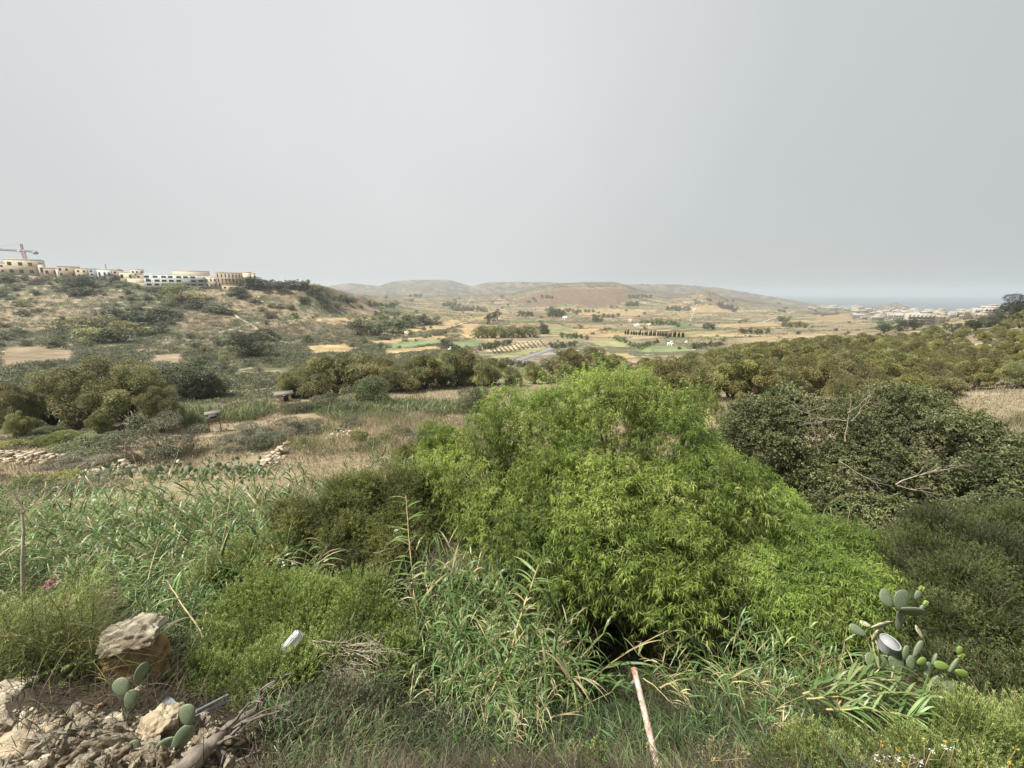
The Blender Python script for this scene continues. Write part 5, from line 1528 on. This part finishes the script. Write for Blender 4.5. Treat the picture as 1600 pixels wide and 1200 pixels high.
# ------------------------------------------------------------------ rocks
def rock_mesh(seed, size, mat, sub=5, rough=.55, flatn=9, name='rock'):
    bm = bmesh.new(); bmesh.ops.create_icosphere(bm, subdivisions=sub, radius=1)
    rng = np.random.default_rng(seed)
    pl = norm(rng.normal(0, 1, (flatn, 3))); pd = rng.uniform(.55, .85, flatn)
    off = Vector(rng.uniform(0, 50, 3))
    for v in bm.verts:
        c = np.array(v.co)
        for k in range(flatn):
            x = c @ pl[k]
            if x > pd[k]: c = c - pl[k] * (x - pd[k]) * .9
        f = 1 + rough * .55 * mnoise.noise(Vector(c) * 1.5 + off) - rough * .5 * abs(mnoise.noise(Vector(c) * 3.2 + off)) + rough * .2 * mnoise.noise(Vector((c[0] * 4, c[1] * 4, c[2] * 9)) + off) + rough * .16 * mnoise.noise(Vector(c) * 18 + off)
        c = c * f
        v.co = Vector(c * np.array(size))
    me = bpy.data.meshes.new(name); bm.to_mesh(me); bm.free()
    me.materials.append(mat)
    for p_ in me.polygons: p_.use_smooth = sub > 3
    return me


def rock(label, u, v, D, wpx, hpx, dep, mat, seed, rot=(0, 0, 0), name='boulder', cat='rock', group=None):
    p = pix(u, v, D); k = D / F
    me = rock_mesh(seed, (wpx * k / 2, dep / 2, hpx * k / 2 * 1.1), mat, name=name)
    o = bpy.data.objects.new(name, me); link(o); o.location = p; o.rotation_euler = rot
    return setp(o, label, cat, group)


rock('large weathered boulder with a dark right face at the left', 212, 1062, 4.05, 110, 120, .6, M['rock_o'], 41, (.1, .1, .3))
rock('pale yellowish capstone resting on top of the large boulder', 207, 995, 4.0, 88, 46, .5, M['rock_p'], 42, (0, .2, .2), 'capstone')
rock('ochre boulder below the large boulder, behind the small cactus', 170, 1120, 3.95, 105, 95, .6, M['rock_o'], 43, (.1, 0, .5))
rock('broad pale ledge of rock at the bottom left', 45, 1180, 3.1, 190, 100, .7, M['rock'], 44, (.1, -.2, .1))
rock('pale block of stone in the bottom left corner', -20, 1130, 3.5, 130, 90, .6, M['rock_p'], 45, (0, .1, .6))
rock('ochre stone right of the large boulder above the grey scrap', 250, 1100, 4.1, 50, 40, .3, M['rock_o'], 46, (.3, .2, .2))
rock('pale stone at the bottom edge between the ledge and the cactus', 120, 1190, 3.1, 120, 60, .4, M['rock_p'], 47, (.1, .3, .9))
rock('round tan stone in front of the large boulder beside the cactus', 220, 1078, 3.8, 14, 14, .08, M['rock_p'], 48)
rst = np.random.default_rng(49)
RM = [rock_mesh(60 + k, [(1, .8, .7), (1.3, .7, .5), (.9, .9, .45)][k // 3], M[['rock_p', 'rock_p', 'rock'][k % 3]], 3, .6, 8, 'stone') for k in range(9)]
for k in range(230):
    u = rst.uniform(-30, 360); v = rst.uniform(1125, 1215) + max(0, (u - 250) * .2)
    q = at(u, v)
    if q is None: continue
    o = bpy.data.objects.new('rubble_stone', RM[k % 9]); link(o)
    s = .02 + .11 * rst.random() ** 3; o.location = q + [0, 0, s * .3]; o.scale = (s, s * rst.uniform(.7, 1.3), s * rst.uniform(.6, 1.1)); o.rotation_euler = rst.uniform(0, 6, 3)
    setp(o, '%s rubble stone on the bottom left bank, %s' % (['pale', 'pale', 'grey weathered'][k % 3], 'under the ledge at the left' if u < 110 else ('in front of the ochre boulder' if u < 230 else 'beside the fallen log')), 'stone', 'rubble stones on the bank')


g = Geo(); n = 2600
u_ = rst.uniform(-40, 345, n); v_ = rst.uniform(1120, 1225, n) + np.maximum(0, u_ - 300) * .12
Dg = np.array([3.0] * n)
Pg = []
for a_1, b_1 in zip(u_[:900], v_[:900]):
    q = at(a_1, b_1)
    if q is not None: Pg.append(q)
Pg = np.repeat(np.array(Pg), 4, 0); Pg[:, :2] += rst.normal(0, .06, (len(Pg), 2)); Pg[:, 2] = H(Pg[:, 0], Pg[:, 1])
for P1 in Pg:
    r = .004 + .022 * rst.random() ** 3
    V = np.array([[x, y, z] for z in (-1, 1) for y in (-1, 1) for x in (-1, 1)], float) * rst.uniform(.5, 1.1, (8, 3)) * r * np.array([1.2, .9, .6]) + P1
    g.add(V, [[0, 2, 3, 1], [4, 5, 7, 6], [0, 1, 5, 4], [2, 6, 7, 3], [0, 4, 6, 2], [1, 3, 7, 5]], 0, int(rst.integers(0, 2)))
setp(g.build('gravel', [M['rock_p'], M['rock']]), kind='stuff')


def rubble(label, pts, n, wd, ht, s0, s1, seed):
    """a tumbled dry-stone wall: one heap of stones"""
    rng = np.random.default_rng(seed)
    W_ = np.array([at(u, v) for u, v in pts]); g = [Geo() for _ in range(1)][0]
    seg = np.linalg.norm(np.diff(W_, axis=0), axis=1); cum = np.r_[0, np.cumsum(seg)]
    base = W_[0]
    o0 = []
    for k in range(n):
        s = rng.uniform(0, cum[-1]); p = np.array([np.interp(s, cum, W_[:, q]) for q in range(3)])
        off = rng.normal(0, wd / 2, 2); p[:2] += off
        p[2] = float(H(p[0], p[1])) + rng.uniform(0, ht) * math.exp(-(np.hypot(*off) / wd) ** 2 * 2)
        r = rng.uniform(s0, s1)
        V = norm(rng.normal(0, 1, (8, 3)))
        V = np.array([[x, y, z] for z in (-1, 1) for y in (-1, 1) for x in (-1, 1)], float) * rng.uniform(.6, 1.1, (8, 3)) * r * np.array([1, .8, .65])
        a = rng.uniform(0, 2 * PI); ca, sa = math.cos(a), math.sin(a)
        V = V @ np.array([[ca, -sa, 0], [sa, ca, 0], [0, 0, 1]]) + p - base
        g.add(V, [[0, 2, 3, 1], [4, 5, 7, 6], [0, 1, 5, 4], [2, 6, 7, 3], [0, 4, 6, 2], [1, 3, 7, 5]], 0, int(rng.integers(0, 2)))
    o = g.build('rubble_wall', [M['rock_p'], M['rock']]); o.location = base
    return setp(o, label, 'wall', 'tumbled dry-stone walls')


rubble('tumbled rubble wall at the left edge below the olive trees', [(-20, 712), (30, 716), (90, 722)], 240, .7, .45, .07, .2, 71)
rubble('heap of pale stones beside the small dark bush', [(118, 755), (150, 748), (178, 738), (198, 728)], 160, .7, .35, .07, .22, 72)
rubble('broken stone wall running up the dry slope in the middle left', [(420, 728), (436, 712), (452, 697)], 130, .5, .45, .06, .16, 73)
rubble('broken stone wall left of the tall reed clump', [(515, 690), (535, 681), (562, 680)], 110, .5, .5, .06, .16, 74)
rubble('low broken wall right of the tall reed clump', [(590, 692), (615, 690), (635, 688)], 80, .5, .4, .06, .16, 75)
rubble('pale rocks showing above the low dark bush', [(115, 690), (140, 684), (152, 682)], 50, .8, .5, .1, .28, 76)
rubble('line of pale stones bordering the green plot on the left', [(325, 614), (400, 612), (440, 606)], 120, .6, .3, .1, .22, 77)
# blocks on the bank
for k, (u, v, D, w_, h_, mt, lb) in enumerate([(88, 1148, 3.25, 80, 46, 'rock_p', 'cream limestone block above the ledge at the bottom left'), (160, 1160, 3.2, 70, 44, 'rock_p', 'cream limestone block in front of the ochre boulder'), (190, 1200, 2.95, 80, 40, 'rock_p', 'flat cream block cut by the bottom edge near the cactus'), (12, 1112, 3.5, 70, 40, 'rock_p', 'cream block at the far left below the wiry bush'), (250, 1135, 3.2, 44, 30, 'rock', 'small grey block left of the fallen log'), (125, 1125, 3.45, 50, 34, 'rock_o', 'ochre block left of the ochre boulder'), (70, 1205, 2.9, 90, 40, 'rock_p', 'wide cream block at the bottom edge under the ledge')]):
    rock(lb, u, v, D, w_ * 1.3, h_ * 1.3, .34, M[mt], 90 + k, (rst.uniform(-.3, .3), rst.uniform(-.3, .3), rst.uniform(0, 3)), 'limestone_block')
# stone shed and hide
q = at(445, 628); D = q[1] * cp - (q[2] - CZ) * sp; k = D / F
t = thing('field_shed', 'small low field shed with a flat slab roof beside the tree row', 'shed', q, facing(q))
g = Geo(); box(g, (0, .8, .4), (1.7, 1.6, 1.2)); g.build('wall', B['beige'], t)
g = Geo(); box(g, (0, .7, 1.08), (2.3, 2.0, .14)); g.build('roof', B['weath'], t)
g = Geo(); box(g, (.2, -.02, .45), (.6, .1, .8)); g.build('door', B['dark'], t)
q = at(337, 674); D = q[1] * cp - (q[2] - CZ) * sp; k = D / F
t = thing('bird_hide', 'small boxy grey hide on legs with a ladder standing in the scrub', 'hide', q, facing(q))
zb = 17 * k; hw = 17 * k
g = Geo(); box(g, (0, 0, zb + 6.5 * k), (hw, hw * .9, 13 * k)); g.build('cabin', B['weath'], t)
g = Geo(); box(g, (0, 0, zb + 13.6 * k), (hw * 1.15, hw * 1.05, 1.2 * k)); g.build('roof', B['weath'], t)
g = Geo(); box(g, (0, -hw * .455, zb + 8 * k), (hw * .5, .03, 2.5 * k)); g.build('slot', B['dark'], t)
for sx in (-1, 1):
    for sy in (-1, 1):
        g = Geo(); tube(g, [(sx * hw * .42, sy * hw * .38, -.3), (sx * hw * .42, sy * hw * .38, zb)], .03, 5); g.build('leg', M['barkd'], t)
g = Geo()
for sx in (-1, 1): tube(g, [(sx * 2.6 * k + 2 * k, -hw * .9, 0), (sx * 2.6 * k + 2 * k, -hw * .48, zb)], .022, 5)
for r in range(6):
    f = (r + .5) / 6; tube(g, [(-.6 * k, -hw * .9 + hw * .42 * f, zb * f), (4.6 * k, -hw * .9 + hw * .42 * f, zb * f)], .018, 4)
g.build('ladder', B['white'], t)

# ------------------------------------------------------------------ prickly pears
m, N, K, o = nmat('cactus_pad')
tcn = N.new('ShaderNodeTexCoord'); vo = N.new('ShaderNodeTexVoronoi'); vo.inputs['Scale'].default_value = 9
K.new(tcn.outputs['Object'], vo.inputs['Vector'])
cr_ = N.new('ShaderNodeValToRGB'); cr_.color_ramp.elements[0].position = .10; cr_.color_ramp.elements[0].color = (.30, .28, .16, 1)
cr_.color_ramp.elements[1].position = .2; cr_.color_ramp.elements[1].color = (1, 1, 1, 1)
K.new(vo.outputs['Distance'], cr_.inputs['Fac'])
nn_ = N.new('ShaderNodeTexNoise'); nn_.inputs['Scale'].default_value = 7; nn_.inputs['Detail'].default_value = 5; K.new(tcn.outputs['Object'], nn_.inputs['Vector'])
r2 = N.new('ShaderNodeValToRGB'); r2.color_ramp.elements[0].position = .3; r2.color_ramp.elements[0].color = (.11, .15, .085, 1); r2.color_ramp.elements[1].position = .7; r2.color_ramp.elements[1].color = (.23, .27, .16, 1)
K.new(nn_.outputs['Fac'], r2.inputs['Fac'])
mxn = N.new('ShaderNodeMix'); mxn.data_type = 'RGBA'; mxn.blend_type = 'MULTIPLY'; mxn.inputs[0].default_value = 1
K.new(r2.outputs[0], mxn.inputs[6]); K.new(cr_.outputs[0], mxn.inputs[7])
pb_ = N.new('ShaderNodeBsdfPrincipled'); pb_.inputs['Roughness'].default_value = .5; K.new(mxn.outputs[2], pb_.inputs['Base Color']); K.new(pb_.outputs[0], o.inputs['Surface'])
M['pad'] = m
M['pad_y'] = surfmat('young_cactus_pad', (.13, .19, .04), (.19, .26, .06), 6, .5, bump=.1)
M['pad_d'] = surfmat('dying_cactus_pad', (.40, .38, .22), (.52, .50, .32), 6, .6, c3=(.10, .08, .04), bump=.2)
bm = bmesh.new(); bmesh.ops.create_uvsphere(bm, u_segments=20, v_segments=12, radius=1)
for v in bm.verts:
    z = (v.co.z + 1) / 2
    v.co.x *= .62 + .40 * z
PADM = {}
for key in ('pad', 'pad_y', 'pad_d'):
    me = bpy.data.meshes.new('pad'); bm.to_mesh(me); me.materials.append(M[key])
    for p_ in me.polygons: p_.use_smooth = True
    PADM[key] = me
bm.free()


def padmat(c, u_ax, nrm, L, W, T):
    a = norm(np.asarray(u_ax, float)); nn = np.asarray(nrm, float); nn = norm(nn - a * (nn @ a)); x = np.cross(nn, a)
    m_ = np.eye(4); m_[:3, 0] = x * W / 2 / .9; m_[:3, 1] = nn * T / 2; m_[:3, 2] = a * L / 2; m_[:3, 3] = c
    return Matrix(m_.tolist())


def cactus(label, D0, pads, base_uv, group=None):
    """pads: photo column and row of the middle, length and width in px, lean in degrees from upright, turn, tone, depth offset"""
    b = ground_under(pix(base_uv[0], base_uv[1], D0))
    t = thing('prickly_pear', label, 'cactus', b, 0, group)
    for pd in pads:
        u, v, L, W, lean, turn = pd[:6]; key = pd[6] if len(pd) > 6 else 'pad'; D = D0 + (pd[7] if len(pd) > 7 else 0)
        a = math.radians(lean); ax = RT * math.sin(a) + UPV * math.cos(a)
        s = RT * math.cos(a) - UPV * math.sin(a); tu = math.radians(turn)
        nr = BK * math.cos(tu) + s * math.sin(tu)
        o = bpy.data.objects.new('pad', PADM[key]); link(o, t)
        k = D / F
        o.matrix_local = padmat(pix(u, v, D) - b, ax, nr, L * k, W * k / max(.35, abs(math.cos(tu))) if turn else W * k, .035)
        if len(pd) > 8:
            for q in range(pd[8]):
                g = Geo(); c = pix(u, v, D) + ax * L * k * .5 + s * W * k * .3 * (q - pd[8] / 2 + .5) - b
                tube(g, [c, c + ax * .025, c + ax * .05], [.012, .018, .012], 7, mat=0)
                n_ = 10; dd = norm(ax * .7 + rn.normal(0, .5, (n_, 3)))
                leaves(g, np.tile(c + ax * .045, (n_, 1)), dd, .024, .016, rn, rn.uniform(0, 1, n_), mat=1)
                g.build('flower', [M['pad_y'], M['petaly']], t)
    return t


cactus('small upright prickly pear of three pads in front of the boulders', 3.4, [(206, 1095, 36, 20, 4, 20), (190, 1074, 30, 25, -25, 10), (220, 1052, 36, 9, 18, 60, 'pad', -.02)], (205, 1120))
cactus('pale prickly pear of four pads beside the fallen log', 2.95, [(284, 1155, 54, 24, 30, 20), (293, 1117, 34, 24, -4, 10), (262, 1161, 36, 22, 62, 30), (207, 1180, 50, 22, 10, 15), (235, 1192, 40, 24, 60, 30)], (265, 1185))
cactus('large prickly pear with bright young pads right of the white bucket', 3.95, [
    (1402, 1035, 34, 30, -6, 0, 'pad', .05), (1398, 1030, 24, 26, 20, 0, 'pad', .1), (1415, 1020, 24, 16, 10, 20), (1434, 1014, 30, 13, 28, 10), (1423, 1036, 24, 18, -10, 10), (1440, 1034, 16, 17, 70, 10, 'pad_y', -.05), (1449, 1048, 28, 20, 5, 15), (1460, 1030, 20, 8, 20, 40),
    (1471, 1040, 24, 14, -80, 10, 'pad_y', -.05), (1490, 1040, 30, 12, 35, 20, 'pad', 0, 2), (1499, 1016, 14, 12, 20, 10, 'pad_y'), (1502, 1052, 22, 15, 115, 10, 'pad_y', -.05), (1465, 1065, 30, 22, 50, 10), (1484, 1072, 32, 18, -55, 20), (1380, 1038, 30, 20, -35, 20), (1505, 1072, 14, 10, 40, 20), (1365, 1035, 34, 22, -50, 20, 'pad', .1), (1340, 985, 30, 14, -60, 20, 'pad', .2)], (1430, 1085))
cactus('upper prickly pear with broad pads and yellow flowers above the white bucket', 4.6, [
    (1408, 938, 34, 32, 10, 10), (1385, 935, 30, 24, -40, 20), (1424, 955, 42, 20, 100, 30), (1434, 930, 16, 14, 30, 10, 'pad', 0, 2), (1440, 950, 12, 9, 40, 20, 'pad', 0, 2), (1405, 970, 36, 22, 5, 20, 'pad', .1), (1436, 988, 24, 10, -30, 40, 'pad_d', 0), (1376, 977, 34, 16, 75, 35, 'pad_d', -.2), (1368, 993, 22, 18, 30, 30, 'pad_d', -.2), (1352, 975, 18, 6, -70, 50, 'pad_d', -.2)], (1405, 1010))
cactus('prickly pear at the right edge showing a few pads and a yellow flower', 7.6, [(1586, 848, 24, 10, 0, 30), (1594, 855, 22, 10, 15, 30), (1572, 852, 16, 12, -10, 20, 'pad', 0, 1), (1580, 865, 24, 18, 60, 20)], (1582, 900))
# prickly pear hedge behind the reeds
hr = np.random.default_rng(400)
for k, (u, v, s_) in enumerate([(235, 755, .8), (258, 750, .9), (280, 748, .9), (300, 755, .8), (345, 748, .9), (362, 738, 1.1), (380, 730, 1.1), (395, 737, 1.0), (160, 772, .8), (185, 770, .8), (465, 668, 1.0), (495, 663, 1.0), (535, 666, 1.0)]):
    p = ground_under(pix(u, v, 17.5 if v > 700 else 30))
    lb = 'prickly pear in the low green hedge behind the left reed bed, ' + ('its left part' if u < 310 else 'its taller right part') if 200 < u < 420 else ('dark prickly pear clump showing over the reeds at left' if u < 200 else 'prickly pear clump on the dry slope above the broken wall')
    t = thing('prickly_pear', lb, 'cactus', p, 0, 'prickly pears of the hedge')
    for q in range(26):
        c = np.array([hr.normal(0, .5), hr.normal(0, .35), hr.uniform(.0, .75)]) * s_; c[2] *= math.exp(-(c[0] / 1.0) ** 2); c[2] += .1
        ax = norm(np.array([hr.normal(0, .5), hr.normal(0, .5), 1])); nr = norm(hr.normal(0, 1, 3))
        o = bpy.data.objects.new('pad', PADM['pad']); link(o, t)
        o.matrix_local = padmat(c, ax, nr, hr.uniform(.22, .3), hr.uniform(.16, .21), .05)

# ------------------------------------------------------------------ litter and small things
def frame_at(u, v, D, rot):
    t = Matrix.Translation(Vector(pix(u, v, D)))
    R = Matrix([[1, 0, 0], [0, -sp * 0 + cp, 0], [0, 0, 1]]).to_4x4()
    o3 = Matrix(np.stack([RT, UPV, BK], 1).tolist()).to_4x4()
    return t @ o3 @ Matrix.Rotation(rot[2], 4, 'Z') @ Matrix.Rotation(rot[0], 4, 'X') @ Matrix.Rotation(rot[1], 4, 'Y')


def bevel_box(name, s, mat, bev=.01):
    bm = bmesh.new(); bmesh.ops.create_cube(bm, size=1)
    for v in bm.verts: v.co = Vector((v.co.x * s[0], v.co.y * s[1], v.co.z * s[2]))
    bmesh.ops.bevel(bm, geom=list(bm.edges), offset=bev, segments=2, affect='EDGES')
    for v in bm.verts: v.co += mnoise.noise_vector(v.co * 14) * bev * .5
    me = bpy.data.meshes.new(name); bm.to_mesh(me); bm.free(); me.materials.append(mat)
    return me


foam = surfmat('white_foam', (.40, .39, .35), (.55, .54, .50), 20, .8, bump=.2)
o = link(bpy.data.objects.new('foam_block', bevel_box('foam_block', (.105, .22, .12), foam, .014)))
o.matrix_world = frame_at(457, 1003, 4.55, (-.5, .35, -.75))
setp(o, 'white foam block lying on the feathery bush in front', 'block')
plast = surfmat('white_plastic', (.25, .255, .25), (.34, .345, .33), 12, .6, bump=.05)
inn = surfmat('dark_grey_plastic', (.035, .035, .035), (.05, .05, .048), 12, .6, bump=.05)  # inner face of the bucket, a darker grey than its wall
t = thing('plastic_bucket', 'white plastic bucket lying among the prickly pears', 'bucket', (0, 0, 0))
bp = pix(1392, 1002, 4.0); vb_ = norm(np.array([0, 0, CZ]) - bp); vr_ = norm(np.cross([0, 0, 1.0], vb_)); vu_ = np.cross(vb_, vr_)
az_ = norm(vb_ * .62 + .78 * (vu_ * .96 + vr_ * .28)); ax_ = norm(np.cross(vu_, az_)); ay_ = np.cross(az_, ax_)
mb_ = np.eye(4); mb_[:3, 0] = ax_ * .75; mb_[:3, 1] = ay_ * .75; mb_[:3, 2] = az_ * .75; mb_[:3, 3] = bp - az_ * .05
t.matrix_world = Matrix(mb_.tolist())
g = Geo(); r0_ = .112; z_ = [-.10, .04, .05, .05, .03, -.09]; rd_ = [.092, r0_ * .96, r0_, r0_ * .93, r0_ * .90, .085]
g2 = Geo(); tube(g, [(0, 0, z) for z in z_[:4]], rd_[:4], 28, cap=False)
g.build('wall', plast, t, smooth=True)
tube(g2, [(0, 0, .045), (0, 0, -.03)], [.106, .098], 28, cap=False)
ths = np.arange(28) * 2 * PI / 28
g2.add(np.concatenate([np.stack([.0985 * np.cos(ths), .0985 * np.sin(ths), np.full(28, -.03)], -1), [[0, 0, -.03]]]), np.stack([np.arange(28), (np.arange(28) + 1) % 28, np.full(28, 28)], -1))
g2.build('inside', inn, t)
g3 = Geo(); pr_ = np.stack([r0_ * .985 * np.cos(ths), r0_ * .985 * np.sin(ths), np.full(28, .051)], -1); pr_ = np.concatenate([pr_, pr_[:1]])
tube(g3, pr_, .008, 6, cap=False); g3.build('rim', plast, t, smooth=True)
rust = surfmat('rusty_paint', (.36, .24, .18), (.62, .53, .46), 60, .75, c3=(.30, .17, .11), bump=.4)
a, b = pix(991, 1046, 3.55), pix(1034, 1225, 2.9)
t = thing('rusty_pole', 'rusty pale metal pole leaning out of the dark bank at the bottom', 'pole', b)
g = Geo(); tt = np.linspace(0, 1, 9)[:, None]; bb_ = b + (b - a) * .5
tube(g, (a - b) * (1 - tt) + (bb_ - b) * tt, .026, 14, cap=False); g.build('tube', rust, t, smooth=True)
g = Geo(); dd_ = norm(a - b); tube(g, [(a - b) - dd_ * .01, (a - b) + dd_ * .008], [.029, .029], 14); g.build('end_cap', rust, t)
steel = surfmat('dull_sheet_metal', (.16, .17, .175), (.26, .27, .27), 8, .75, c3=(.20, .16, .12), bump=.3)
g = Geo(); nx = 7
gx, gy = np.meshgrid(np.linspace(-.075, .075, nx), np.linspace(-.06, .06, nx)); gz = .02 * np.sin(gx * 40) + .03 * gy * np.sin(gy * 30) + rn.normal(0, .004, gx.shape)
i = np.arange(nx - 1)[:, None] * nx + np.arange(nx - 1)[None]; q = np.stack([i, i + 1, i + nx + 1, i + nx], -1).reshape(-1, 4)
V = np.stack([gx, gy, gz], -1).reshape(-1, 3)
g.add(np.concatenate([V, V - [0, 0, .004]]), np.concatenate([q, q[:, ::-1] + nx * nx]))
o = g.build('scrap_sheet', steel); o.matrix_world = frame_at(262, 1106, 3.4, (-.6, .1, -.5)); setp(o, 'bent grey metal scrap sheet between the ochre stone and the cactus', 'scrap')
for k, (u0, v0, u1, v1, lb) in enumerate([(306, 1112, 345, 1092, 'upper thin grey pipe lying under the feathery bush'), (304, 1121, 348, 1100, 'lower thin grey pipe lying under the feathery bush')]):
    a, b = pix(u0, v0, 3.4), pix(u1, v1, 3.6)
    g = Geo(); tube(g, [a - a, (b - a) * .5, (b - a) * 1.3], .014, 10); o = g.build('grey_pipe', steel, smooth=True); o.location = a; setp(o, lb, 'pipe')
r6 = np.random.default_rng(66)
t = thing('fallen_log', 'fallen grey trunk with twisted root limbs lying at the bottom left', 'log', pix(300, 1200, 2.9))
lb0 = np.array(t.location)
g = Geo()
pts = np.array([pix(262, 1222, 2.68), pix(300, 1188, 2.82), pix(335, 1155, 3.0), pix(365, 1130, 3.2), pix(400, 1108, 3.45)]) - lb0
tt = np.linspace(0, 1, 24); pp = np.stack([np.interp(tt, np.linspace(0, 1, 5), pts[:, q]) for q in range(3)], -1) + np.cumsum(r6.normal(0, .004, (24, 3)), 0)
tube(g, pp, np.interp(tt, [0, .3, 1], [.08, .06, .035]) * (1 + .15 * np.sin(tt * 30)), 12)
g.build('trunk', M['bark'], t, smooth=True)
g = Geo()
for k in range(9):
    i = r6.integers(8, 23); deadlimb(g, pp[i], norm(RT * r6.normal(.5, .5) + UPV * r6.normal(-.1, .6)), r6.uniform(.15, .4), .018, r6, 1, .25)
g.build('root_limbs', M['bark'], t, smooth=True)
# bare whitish dead stem at far left
r6 = np.random.default_rng(68)
t = thing('dead_stem', 'bare whitish dead stem with forked top at the far left', 'dead stem', pix(36, 935, 6.2))
b7 = np.array(t.location)
g = Geo(); tube(g, np.array([pix(36, 940, 6.2), pix(35, 880, 6.2), pix(37, 830, 6.25), pix(34, 800, 6.3)]) - b7, [.024, .022, .018, .015], 7); g.build('stem', M['twig'], t, smooth=True)
g = Geo()
for (u1, v1) in ((5, 775), (18, 760), (45, 765), (62, 775), (28, 758)):
    a = pix(34, 805, 6.3) - b7; b = pix(u1, v1, 6.3) - b7
    deadlimb(g, a, b - a, float(np.linalg.norm(b - a)), .009, r6, 2, .25)
g.build('fork', M['twig'], t)


def flower(name, label, u, v, D, mat, n, r, stem, cat='flower', group=None, cen=None, L=.03, W=.022):
    p = pix(u, v, D); t = thing(name, label, cat, p, 0, group)
    g = Geo(); P = rn.normal(0, r, (n, 3)); leaves(g, P, norm(rn.normal(0, 1, (n, 3)) + BK * .5 + [0, 0, .4]), L, W, rn, rn.uniform(0, 1, n), bend=.05)
    g.build('petals', M[mat], t)
    g = Geo(); tube(g, [(0, 0, 0), (rn.normal(0, .02), rn.normal(0, .02), -stem * .5), (rn.normal(0, .04), rn.normal(0, .04), -stem)], [.003, .003, .004], 4); g.build('stem', M['cane'] if mat != 'petalp' else M['bark'], t)
    return t


for u, v, k, lb in [(106, 938, 40, 'largest pink flower head above the wiry bush at left'), (78, 911, 34, 'upper pink flower head above the wiry bush at left'), (172, 926, 14, 'small faint pink flower right of the two larger pink heads')]:
    flower('pink_flower', lb, u, v, 4.9, 'petalp', k, .035, .5, group='pink flowers')
for u, v, lb in [(443, 881, 'left white flower at the foot of the dark olive shrub'), (459, 880, 'right white flower at the foot of the dark olive shrub'), (620, 829, 'single white flower beside the straight golden cane')]:
    flower('white_flower', lb, u, v, 6.4, 'petalw', 16, .02, .4, group='white flowers')
for u, v, lb in [(659, 1174, 'yellow thistle flower alone left at the bottom edge'), (772, 1186, 'yellow thistle flower at the bottom edge below the reeds'), (1011, 1163, 'yellow flower touching the rusty pole')]:
    flower('yellow_flower', lb, u, v, 3.0, 'petaly', 9, .007, .35, group='yellow flowers', L=.014, W=.009)
yw = [(1377, 1160), (1401, 1170), (1444, 1155), (1476, 1158), (1533, 1190), (1578, 1192), (1412, 1196), (1588, 1170)]
for k, (u, v) in enumerate(yw):
    flower('yellow_flower', ['leftmost yellow flower on the bottom right bushes', 'yellow flower second from left on the bottom right bushes', 'upper yellow flower in the middle of the bottom right bushes', 'yellow flower right of the upper middle one at bottom right', 'low yellow flower near the bottom edge at right', 'big yellow flower near the bottom right corner', 'lowest yellow flower beside the white ones', 'small yellow flower above the corner one at bottom right'][k], u, v, 2.95, 'petaly', 9, .007, .3, group='yellow flowers', L=.014, W=.009)
for u, v, lb in [(1369, 1185, 'leftmost white flower tuft at the bottom right'), (1383, 1182, 'white flower tuft beside the leftmost one at bottom right'), (1402, 1184, 'third white flower tuft at bottom right'), (1424, 1180, 'big white flower tuft in the row at bottom right'), (1437, 1190, 'low white flower tuft at bottom right'), (1455, 1173, 'upper white flower tuft at bottom right'), (1478, 1169, 'white flower tuft right of the upper one'), (1490, 1168, 'rightmost white flower tuft at bottom right')]:
    flower('white_flower', lb, u, v, 2.9, 'petalw', 12, .010, .3, group='white flowers', L=.014, W=.009)
r5 = np.random.default_rng(55)
for k, (u, v, u2, lb) in enumerate([(1092, 1172, 1098, 'dry seed stalk at the bottom left of the tall dry one'), (1110, 1180, 1112, 'short dry seed stalk beside the tall dry one'), (1095, 1160, 1120, 'tall dry seed stalk with pale heads at the bottom'), (1150, 1175, 1152, 'dry seed stalk at the bottom right of the tall dry one'), (1165, 1182, 1163, 'rightmost short dry seed stalk at the bottom'), (900, 1180, 897, 'dry forked stalk at the bottom below the dark bank'), (890, 1190, 888, 'short dry stalk at the bottom below the dark bank')]):
    p = pix(u, 1240, 2.9); t = thing('dry_seed_stalk', lb, 'dry plant', p, 0, 'dry seed stalks'); g = Geo()
    top = pix(u2, v, 2.95) - p
    deadlimb(g, np.zeros(3), top, float(np.linalg.norm(top)), .004, r5, 1, .08); g.build('stalk', M['cane'], t)
    g = Geo(); n = 40; P = top + r5.normal(0, .04, (n, 3)); leaves(g, P, r5.normal(0, 1, (n, 3)) + [0, 0, 1], .022, .012, r5, r5.uniform(.4, 1, n)); g.build('seed_heads', M['deadreed'], t)
# pale yellow-green sprig at bottom centre
LL = L3([(930, 1195, 2.9, .06), (922, 1205, 2.9, .07)])
shrub('yellow_green_sprig', 'yellow green leafy sprig at the bottom edge left of the rusty pole', LL, pix(928, 1240, 2.9), 60, ([M['willow'], M['bark']], M['bark']), feather_fn(.03, .012, 8, (.06, .12), 1.0), 'plant', 1, .004, .4, .5, seed=31)

# ------------------------------------------------------------------ the air
hz, N, K, o = nmat('haze_air')
pv = N.new('ShaderNodeVolumePrincipled')
pv.inputs['Color'].default_value = (.68, .74, .79, 1)
pv.inputs['Density'].default_value = .0002
pv.inputs['Anisotropy'].default_value = 0.2
K.new(pv.outputs[0], o.inputs['Volume'])
g = Geo(); box(g, (0, 0, 85), (29000, 29000, 210))
hb = g.build('haze', hz)
setp(hb, kind='stuff')
